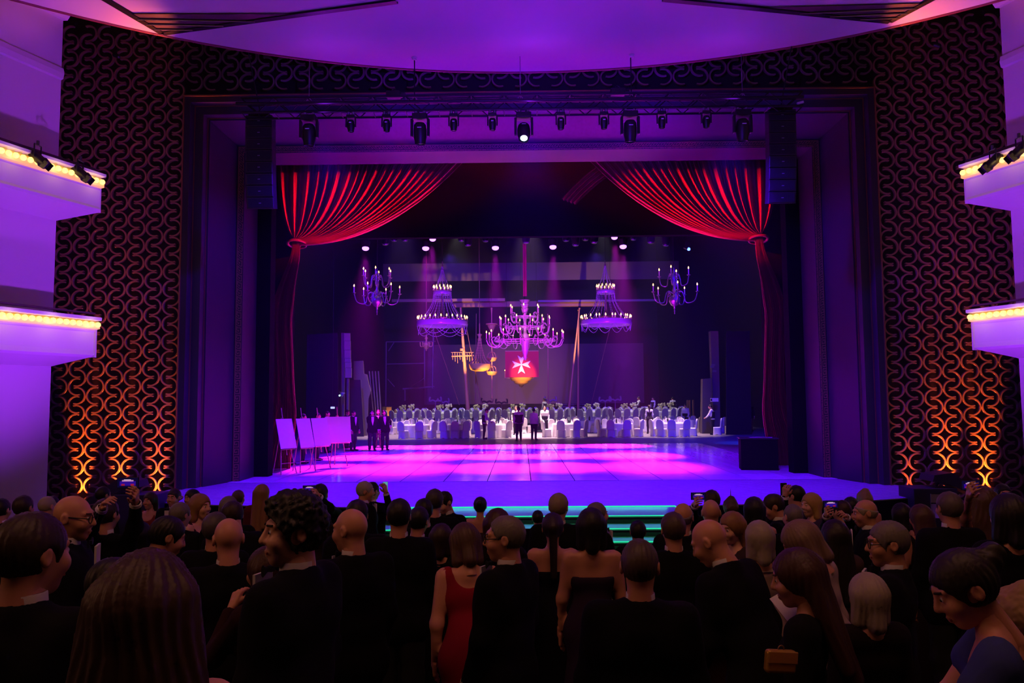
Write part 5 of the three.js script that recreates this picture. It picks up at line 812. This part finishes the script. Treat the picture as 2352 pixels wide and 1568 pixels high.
// ---------------------------------------------------------------- the audience
{
  const BR = 0x2a1810, DK = 0x0d0908, GR = 0x6a625c, BL = 0x8a6238, LG = 0x9a8c7c, RD = 0x3a1a12, CH = 0x4a3020;
  const suitBack = 'man in a dark suit with short dark hair seen from behind in the crowd', gSuit = 'dark-suited men seen from behind', greyBack = 'grey-haired man in a dark suit seen from behind in the crowd', gGrey = 'grey-haired men seen from behind';
  // close to the lens
  person(72, 1183, 2.4, { yaw: -14, head: [-8, 4, 0], hair: ['short', BR], fine: 1 }, 'brown-haired man in black with a white collar at the very end of the row');
  person(340, 1284, 1.75, { woman: 1, hair: ['full', 0x3a2418], wear: 'strapless', color: 0x0b0a10, yaw: 6, fine: 1 }, 'woman with very long loose brown hair and bare shoulders');
  person(255, 1286, 3.1, { hair: ['short', DK], yaw: -20, head: [-20, 8, 4] }, 'dark-haired man half hidden behind the woman with loose brown hair');
  person(676, 1146, 3.05, { yaw: 72, head: [46, 0, 0], hair: ['thick', 0x060506], skin: 2, fine: 1 }, 'young man in profile with thick black curly hair');
  person(612, 1262, 3.75, { woman: 1, yaw: 60, hair: ['bob', RD], wear: 'sleeves', color: 0x2a1014, hands: { l: [-0.04, 1.42, -0.22] } }, 'woman raising a hand to her mouth beyond the curly-haired young man');
  person(1468, 1239, 3.25, { yaw: -6, hair: ['crop', 0x4a3c36], head: [-6, 0, 0], fine: 1 }, 'man with closely cropped greying hair in black, standing alone in front of the steps');
  person(1162, 1186, 4.2, { yaw: 58, head: [24, 3, 0], hair: ['receding', GR], glasses: 1 }, 'balding man with glasses in profile next to the woman in red');
  person(1070, 1206, 4.95, { woman: 1, yaw: 10, lean: [0.35, 0], head: [10, 15, 0], hair: ['bob', CH], wear: 'gown', color: 0x8a1428 }, 'woman with a brown bob in a bright red dress');
  person(1842, 1265, 3.25, { woman: 1, yaw: 60, head: [10, 12, 0], hair: ['long', RD], wear: 'sleeves', color: 0x0e0a0c }, 'woman with long reddish hair in black holding the golden bag');
  person(2216, 1259, 2.6, { woman: 1, yaw: 62, lean: [0.18, 0], head: [18, 22, 0], hair: ['bun', 0x1c1310], wear: 'cap', color: 0x39427e, hands: { l: [-0.1, 1.16, -0.4], r: [0.04, 1.2, -0.42] }, fine: 1 }, 'dark-haired woman in a blue dress reaching forward');
  person(1991, 1322, 3.6, { woman: 1, yaw: 8, hair: ['bob', LG], wear: 'sleeves', color: 0x1a1012 }, 'short woman with ash blond hair beside the man in round glasses');
  person(2332, 1352, 3.0, { woman: 1, yaw: 20, hair: ['updo', 0x9a7a50], wear: 'sleeves', color: 0x120e10 }, 'blond woman at the end of the row behind the blue dress');
  person(1620, 1192, 4.3, { yaw: 42, lean: [0.36, 0.06], head: [14, 18, 0], hair: ['bald'], hands: { l: [-0.28, 0.84, -0.28] } }, 'bald man in a dark suit stooping forward with his arm hanging');
  person(1839, 1196, 4.6, { woman: 1, yaw: 55, lean: [0.25, 0], head: [18, 22, 0], hair: ['bob', 0x7a604c], wear: 'sleeves', color: 0xb09a90 }, 'fair-haired woman in a pale blouse bending her head');
  person(2040, 1199, 4.2, { yaw: 58, head: [22, 4, 0], hair: ['short', GR], glasses: 1 }, 'grey-haired man in dark glasses and suit in profile');
  person(526, 1190, 4.3, { yaw: 18, hair: ['bald'], head: [8, 6, 0] }, 'bald man with a white collar next to the curly-haired young man');
  person(809, 1168, 4.4, { yaw: 40, head: [22, 4, 0], hair: ['bald'] }, 'bald man half turned beyond the curly-haired young man');
  person(166, 1138, 4.5, { yaw: -72, head: [-12, 6, 0], hair: ['bald'], glasses: 1 }, 'bald man with glasses facing along the row near the white wall');
  person(379, 1186, 4.7, { yaw: -30, lean: [0.12, 0], head: [-20, 16, 0], hair: ['short', DK] }, 'dark-haired man looking down beyond the laughing woman');
  person(245, 1146, 6.0, { yaw: -6, hair: ['short', BR], phone: [294, 1108, 5.6, 'both', 'wide', 'phone held up high before the orange lattice near the white wall', 0.05] }, 'dark-haired man holding a phone up before the orange lattice');
  person(316, 1199, 6.5, { woman: 1, yaw: 160, head: [-20, 10, 10], hair: ['bob', DK], wear: 'sleeves', color: 0x1c0e10, skin: 2 }, 'laughing woman with dark hair facing back into the hall');
  person(415, 1155, 7.4, { yaw: -18, hair: ['short', GR] }, 'grey-haired man standing before the blond woman in profile');
  person(461, 1137, 8.2, { woman: 1, yaw: -110, hair: ['bob', BL], wear: 'gown', color: 0x3a1a22, skin: 2 }, 'blond woman in profile near the stage corner');
  person(400, 1108, 11.4, { yaw: 175, hair: ['short', DK], h: 1.8 }, 'man in a bow tie facing the hall beside the stage corner');
  person(345, 1109, 12.1, { woman: 1, yaw: 170, hair: ['long', BR], wear: 'gown', color: 0x7a2a1c, h: 1.74 }, 'woman in a rust-red dress facing the hall below the lattice');
  person(238, 1103, 12, { yaw: -20, hair: ['short', DK], h: 1.84 }, suitBack, gSuit);
  person(121, 1117, 12, { yaw: 190, hair: ['short', DK], h: 1.7 }, 'man facing the hall close to the white wall');
  person(441, 1105, 12, { woman: 1, yaw: 150, hair: ['bob', DK], color: 0x2a1018, wear: 'sleeves', h: 1.78, hands: { r: [0.12, 1.6, -0.2] } }, 'woman lifting her hand to her hair near the stage corner');
  person(55, 1139, 8, { hair: ['short', BR] }, suitBack, gSuit);
  person(110, 1140, 9.3, { hair: ['crop', LG], yaw: -15 }, greyBack, gGrey);
  person(4, 1146, 8.4, { hair: ['short', DK] }, suitBack, gSuit);
  person(548, 1106, 11.3, { hair: ['receding', CH], h: 1.78 }, 'man with thinning brown hair standing at the stage edge');
  person(602, 1114, 10.8, { woman: 1, hair: ['long', BL], wear: 'sleeves', color: 0x5a1a24 }, 'woman with long blond hair in dark red near the stage');
  person(655, 1110, 11.9, { hair: ['short', DK], h: 1.78 }, suitBack, gSuit);
  person(736, 1112, 9.4, { hair: ['short', DK], phone: [711, 1122, 8.9, 'both', 'wide', 'phone held sideways with a bright picture in front of the easels', 0.03] }, 'man with white cuffs filming in front of the easels');
  person(721, 1140, 8.2, { woman: 1, hair: ['bob', BR], wear: 'sleeves', color: 0x241418 }, 'woman with a dark bob in front of the man filming the easels');
  person(838, 1106, 10.6, { yaw: -55, head: [-20, 4, 0], hair: ['short', 0xa39a92], front: 1 }, 'white-haired man with a bow tie turned towards the tall man with a phone');
  person(856, 1092, 11.6, { yaw: -30, hair: ['short', DK], h: 1.88, phone: [885, 1118, 11.2, 'r', 'tall', 'phone with a pale screen held upright at the stage edge', 0.3, 'pale'] }, 'tall dark-haired man holding a pale phone at the stage edge');
  person(537, 1150, 6.5, { yaw: 30, lean: [0.15, 0], head: [10, 20, 0], hair: ['short', BR] }, 'brown-haired man with bowed head behind the bald man');
  person(496, 1178, 5.4, { hair: ['short', 0x4a4440] }, greyBack, gGrey);
  person(526, 1139, 7.3, { hair: ['crop', GR] }, greyBack, gGrey);
  person(820, 1149, 6.1, { hair: ['short', DK], yaw: 10 }, suitBack, gSuit);
  person(917, 1147, 5.6, { hair: ['short', 0x120c0a] }, 'dark-haired man with a clear white collar line left of the red dress'.replace('left of', 'near'), null);
  person(966, 1165, 6.5, { yaw: -12, lean: [0.05, -0.08], hair: ['short', DK] }, suitBack, gSuit);
  person(998, 1124, 7.9, { hair: ['short', 0x3a3230] }, suitBack, gSuit);
  person(1026, 1127, 9.3, { yaw: 150, head: [-10, 22, 0], hair: ['short', DK], skin: 2 }, 'dark-haired man looking down with his face to the hall');
  person(973, 1146, 7.4, { hair: ['short', DK], yaw: 14 }, suitBack, gSuit);
  person(1103, 1142, 10.0, { woman: 1, hair: ['bun', DK], wear: 'strapless', color: 0x3a2430 }, 'woman with pinned-up dark hair and bare shoulders before the steps');
  person(1143, 1172, 5.6, { woman: 1, yaw: -10, hair: ['bob', RD], wear: 'sleeves', color: 0x140c10 }, 'brown-haired woman just behind the balding man with glasses');
  person(1014, 1206, 6.2, { woman: 1, hair: ['bob', BR], wear: 'sleeves', color: 0x0c0a0e, yaw: -12 }, 'brown-haired woman in black behind the red dress');
  person(1282, 1134, 7.0, { yaw: -8, head: [-8, 4, 0], hair: ['short', 0x8a7868] }, 'tall man with short fair hair standing in the aisle before the steps');
  person(1269, 1179, 5.9, { woman: 1, hair: ['tail', 0x241410], wear: 'strapless', color: 0x0c0c18, hands: { l: [-0.1, 1.2, -0.25] } }, 'woman with a long straight ponytail in a dark strapless gown');
  person(1357, 1171, 5.3, { woman: 1, hair: ['bob', 0x08060a], wear: 'strapless', color: 0x2c1a34 }, 'black-haired woman in a purple strapless gown');
  person(1372, 1155, 7.6, { yaw: -70, hair: ['short', GR] }, 'grey-haired man in profile beyond the purple gown');
  person(1465, 1228, 7.3, { hair: ['short', DK], h: 1.5 }, suitBack, gSuit);
  person(1545, 1178, 5.3, { hair: ['short', 0x4a3a30] }, 'brown-haired man with a white collar beside the stooping bald man');
  person(1569, 1155, 6.4, { hair: ['ring', GR], yaw: -20 }, 'man with a bald crown and grey sides');
  person(1634, 1126, 8.6, { hair: ['short', BR], phone: [1604, 1139, 8.1, 'l', 'wide', 'phone showing the stage held beside a brown-haired head', 0.02], hands: { r: [0.1, 1.5, -0.25] } }, 'brown-haired man filming the stage beyond the bald man');
  person(1632, 1147, 6.9, { hair: ['bald'], yaw: -6 }, 'bald man in a black collar in front of the man filming');
  person(1677, 1146, 9.4, { woman: 1, hair: ['updo', 0x4a3424], wear: 'sleeves', color: 0x241a1c, tiara: 1 }, 'woman with a tall hair ornament');
  person(1683, 1178, 6, { woman: 1, yaw: 125, head: [0, 8, 0], hair: ['long', BL], wear: 'sleeves', color: 0x3a2c28, skin: 2 }, 'fair long-haired woman looking back into the hall');
  person(1742, 1200, 5.2, { woman: 1, hair: ['bob', LG], wear: 'sleeves', color: 0x9a8478, yaw: 8 }, 'grey-blond woman in a pale sparkling dress');
  person(1731, 1144, 7.6, { woman: 1, hair: ['bob', DK], wear: 'strapless', color: 0x201418 }, 'black-haired woman with bare back near the woman with the hair ornament');
  person(1784, 1134, 8, { yaw: 65, head: [14, 20, 0], hair: ['short', BR], front: 1 }, 'young man in a bow tie looking down in profile');
  person(1826, 1110, 9.6, { yaw: 40, hair: ['short', DK], h: 1.8, phone: [1800, 1124, 9.2, 'l', 'tall', 'dark phone held upright beside a black-haired head', 0, 'off'] }, 'black-haired man holding up a dark phone');
  person(1820, 1158, 7, { hair: ['crop', GR], yaw: 12 }, greyBack, gGrey);
  person(1862, 1135, 8.6, { woman: 1, yaw: 110, hair: ['bob', 0xb08a50], wear: 'sleeves', color: 0x3c3440, skin: 2 }, 'golden blond woman smiling in profile');
  person(1932, 1150, 8.2, { hair: ['short', BR], yaw: 20, phone: [1908, 1158, 7.7, 'both', 'wide', 'small bright phone held in both hands beside the dark-haired man', 0.1] }, 'man filming with both hands beyond the long-haired woman');
  person(1953, 1142, 9.1, { hair: ['short', DK] }, suitBack, gSuit);
  person(1990, 1147, 7, { yaw: 70, hair: ['ring', LG], head: [10, 8, 0] }, 'bald old man in profile at the stage side');
  person(1983, 1110, 10.4, { woman: 1, hair: ['updo', 0x8a7050], wear: 'strapless', color: 0x5a4a50, h: 1.72 }, 'woman with fair piled-up hair and bare shoulders');
  person(2069, 1158, 8, { woman: 1, hair: ['bob', DK], wear: 'gown', color: 0x5a1a28 }, 'dark-haired woman in a wine-red dress near the stage end');
  person(2113, 1161, 7.0, { woman: 1, hair: ['long', CH], wear: 'gown', color: 0x20161c, yaw: 10 }, 'woman with long chestnut hair and bare shoulders');
  person(1915, 1197, 5.5, { woman: 1, hair: ['long', 0x1a0e0a], wear: 'sleeves', color: 0x4a3a34, yaw: 14 }, 'woman with long nearly black hair in brown');
  person(2178, 1131, 6.1, { hair: ['short', 0x5a5048] }, 'grey-brown haired man with a white collar before the grey board');
  person(2254, 1122, 6.6, { woman: 1, yaw: 8, hair: ['full', CH], wear: 'gown', color: 0x181016, phone: [2229, 1114, 6.2, 'l', 'wide', 'phone with a small lit picture held before the orange lattice', 0.05] }, 'woman raising a bare arm with a phone before the orange lattice');
  person(2314, 1139, 4.7, { woman: 1, hair: ['bob', 0x171110], wear: 'sleeves', color: 0x0a090c }, 'dark-haired woman in black at the end of the row below the lattice');
  person(2303, 1110, 10, { yaw: 170, hair: ['short', DK], h: 1.8 }, 'man facing the hall under the far end of the lattice');
  person(940, 1160, 9.6, { woman: 1, hair: ['bob', RD], wear: 'sleeves', color: 0x1a1014, h: 1.5 }, 'short red-brown haired woman near the steps');
  person(1235, 1186, 10.2, { hair: ['short', DK], h: 1.5 }, suitBack, gSuit);
  // things in hands
  const bag = thing('clutch_bag', 'golden clutch bag held low beside the reddish-haired woman', 'bag', at(1792, 1518, 3.0), 0.25); part('body', new RoundedBoxGeometry(0.125, 0.085, 0.035, 3, 0.014), mat(0xc89a38, 0.35, 0.6), bag); part('clasp', new THREE.TorusGeometry(0.012, 0.003, 6, 14).translate(0, 0.045, 0), gold, bag); part('flap', new RoundedBoxGeometry(0.123, 0.045, 0.01, 2, 0.004).translate(0, 0.018, 0.017), mat(0xd0a444, 0.3, 0.6), bag); bag.rotation.z = -0.12;
  const pr = solo('programme_sheet', new THREE.BoxGeometry(0.1, 0.003, 0.15).rotateX(0.5).rotateZ(0.5), mat(0xc8c0bc, 0.7), 'white programme sheet held beside the reddish-haired woman', 'paper'); pr.position.copy(at(1812, 1388, 3.4));
}
// ---------------------------------------------------------------- stalls seats
{
  const velvet = mat(0x5a1218, 0.9), wood = mat(0x4a2a1e, 0.45);
  const back = sheet((u, v, o) => { const x = (u - 0.5) * 0.5, e = Math.abs(u - 0.5) * 2; o.set(x, 0.45 + v * (0.5 - 0.02 * e * e), 0.22 + 0.1 * v - 0.05 * (1 - e * e)); }, 12, 6), backG = merge([back, back.clone().translate(0, 0, 0.05), cbox(0.02, 0.5, 0.06, -0.25, 0.7, 0.29), cbox(0.02, 0.5, 0.06, 0.25, 0.7, 0.29)]);
  const trim = new RoundedBoxGeometry(0.54, 0.05, 0.09, 2, 0.02).translate(0, 0.95, 0.32), cushion = new RoundedBoxGeometry(0.48, 0.11, 0.42, 2, 0.04).rotateX(1.15).translate(0, 0.56, 0.14), arm = new RoundedBoxGeometry(0.06, 0.05, 0.4, 2, 0.02), post = new THREE.BoxGeometry(0.05, 0.62, 0.34);
  const seat = (x, d, label) => { const o = thing('theatre_seat', label, 'seat', V(x, stalls(d), -d), 0, 'red stalls seats'); part('backrest', backG, velvet, o); part('top_trim', trim, wood, o); part('cushion', cushion, velvet, o); for (const s of [-0.275, 0.275]) { part('armrest', arm, wood, o).position.set(s, 0.64, 0.06); part('side', post, wood, o).position.set(s, 0.31, 0.08); } };
  for (const [x, d] of [[-0.64, 3.6], [0.95, 3.85], [1.06, 5.0]]) seat(x, d, 'dark red velvet stalls seat with wooden arms among the audience');
  for (let r = 0; r < 9; r++) { const d = 3.35 + r * 0.95; for (let k = 0; k < 9; k++) for (const s of [-1, 1]) { const x = X0 + s * (0.92 + k * 0.56); if (Math.abs(x) < 0.64 * d + 0.5 && !scene.children.some((q) => q.name.startsWith('person') && Math.abs(q.position.x - x) < 0.55 && q.position.z + d < 0.62 && q.position.z + d > -0.42)) seat(x, d, 'dark red velvet stalls seat with wooden arms among the audience'); } }
}
// ---------------------------------------------------------------- people on the stage
{
  const DK = 0x0d0908, BR = 0x2a1810, tail = 0x07070b;
  const on = (px, py, d, o, label, group) => person(px, py, d, { ground: d > 54.5 ? 0.45 : 0.012 * (d > 21.5 && d < 38), h: 1.76, ...o }, label, group);
  on(812, 941, 34, { yaw: -120, hair: ['short', DK], color: tail }, 'man in a black tailcoat next to the widest board');
  on(855, 946, 34, { yaw: -160, hair: ['short', DK], color: tail, hands: { r: [0.08, 1.62, -0.12] } }, 'man in a black tailcoat raising a hand to his face');
  on(881, 948, 34.3, { yaw: 200, lean: [0, -0.08], hair: ['short', DK], color: tail, hands: { l: [-0.26, 1.02, 0.06] } }, 'man in a black tailcoat with a hand on his hip');
  on(869, 943, 36, { yaw: 180, hair: ['short', BR], color: tail }, 'man in a tailcoat between and behind two others');
  on(798, 945, 36, { yaw: -110, hair: ['short', BR], color: tail }, 'man in a tailcoat half hidden by the widest board');
  on(697, 953, 27.5, { yaw: -90, hair: ['short', DK], color: tail }, 'dark figure standing behind the portrait boards', 'figures behind the boards');
  on(730, 951, 29, { yaw: -90, hair: ['short', DK], color: tail }, 'dark figure standing behind the portrait boards', 'figures behind the boards');
  on(752, 949, 33, { yaw: -100, hair: ['short', BR], color: tail }, 'dark figure standing behind the portrait boards', 'figures behind the boards');
  on(668, 960, 27, { yaw: -90, hair: ['short', BR], color: tail, h: 1.7 }, 'dark figure standing behind the portrait boards', 'figures behind the boards');
  on(1120, 943, 43, { woman: 0, wear: 'waiter', yaw: -90, lean: [0.25, 0], hair: ['short', BR], h: 1.68, hands: { r: [0.1, 1.0, -0.4] } }, 'waiter in a white shirt leaning over a front table');
  on(1191, 938, 41.5, { wear: 'waiter', hair: ['short', DK], yaw: 10, h: 1.78 }, 'waiter in shirt and black waistcoat seen from behind in the gap between tables');
  on(1226, 940, 42, { wear: 'waiter', hair: ['bun', DK], woman: 1, yaw: -20, apron: 1, h: 1.7 }, 'waitress in a white shirt and black apron in the gap between tables');
  on(1251, 942, 47.5, { wear: 'waiter', hair: ['short', DK], yaw: 180, apron: 1 }, 'waiter with a black apron facing the dance floor');
  on(1185, 935, 48, { wear: 'waiter', hair: ['short', BR], yaw: 170 }, 'waiter facing the dance floor behind the one in the gap');
  on(1250, 922, 58, { wear: 'waiter', hair: ['short', DK], yaw: 60 }, 'waiter on the rear platform behind the aproned waiter');
  on(1467, 914, 59, { wear: 'waiter', hair: ['short', DK], yaw: 95, h: 1.82, hands: { l: [-0.1, 1.1, -0.35] } }, 'waiter in profile carrying something on the rear platform');
  on(1491, 940, 48, { wear: 'waiter', woman: 1, hair: ['tail', BR], yaw: 0 }, 'waitress with a ponytail bending over a front table');
  on(1500, 920, 66, { wear: 'waiter', hair: ['short', BR], yaw: 120 }, 'small figure of a waiter far back on the platform');
  on(1544, 923, 63, { wear: 'waiter', hair: ['short', DK], yaw: 20, lean: [0.2, 0] }, 'waiter with spread arms stooping far back on the platform');
  on(1574, 942, 52, { wear: 'waiter', hair: ['short', DK], yaw: 150, apron: 1 }, 'waiter beside the wooden posts');
  on(1630, 939, 46.2, { wear: 'waiter', hair: ['short', DK], yaw: 80, lean: [0.2, 0], hands: { l: [-0.1, 1.0, -0.42], r: [0.1, 1.0, -0.42] } }, 'waiter in a white shirt reaching over a side table near the pillar');
  on(1721, 921, 50, { hair: ['short', BR], yaw: 180, color: 0x141216, trousers: 0x7a5048, h: 1.86 }, 'stage hand in a dark top and tan trousers by the wing cloth');
}
// console.log(people.map((p) => p.join(' ')).join('; '));
renderer.render(scene, camera);
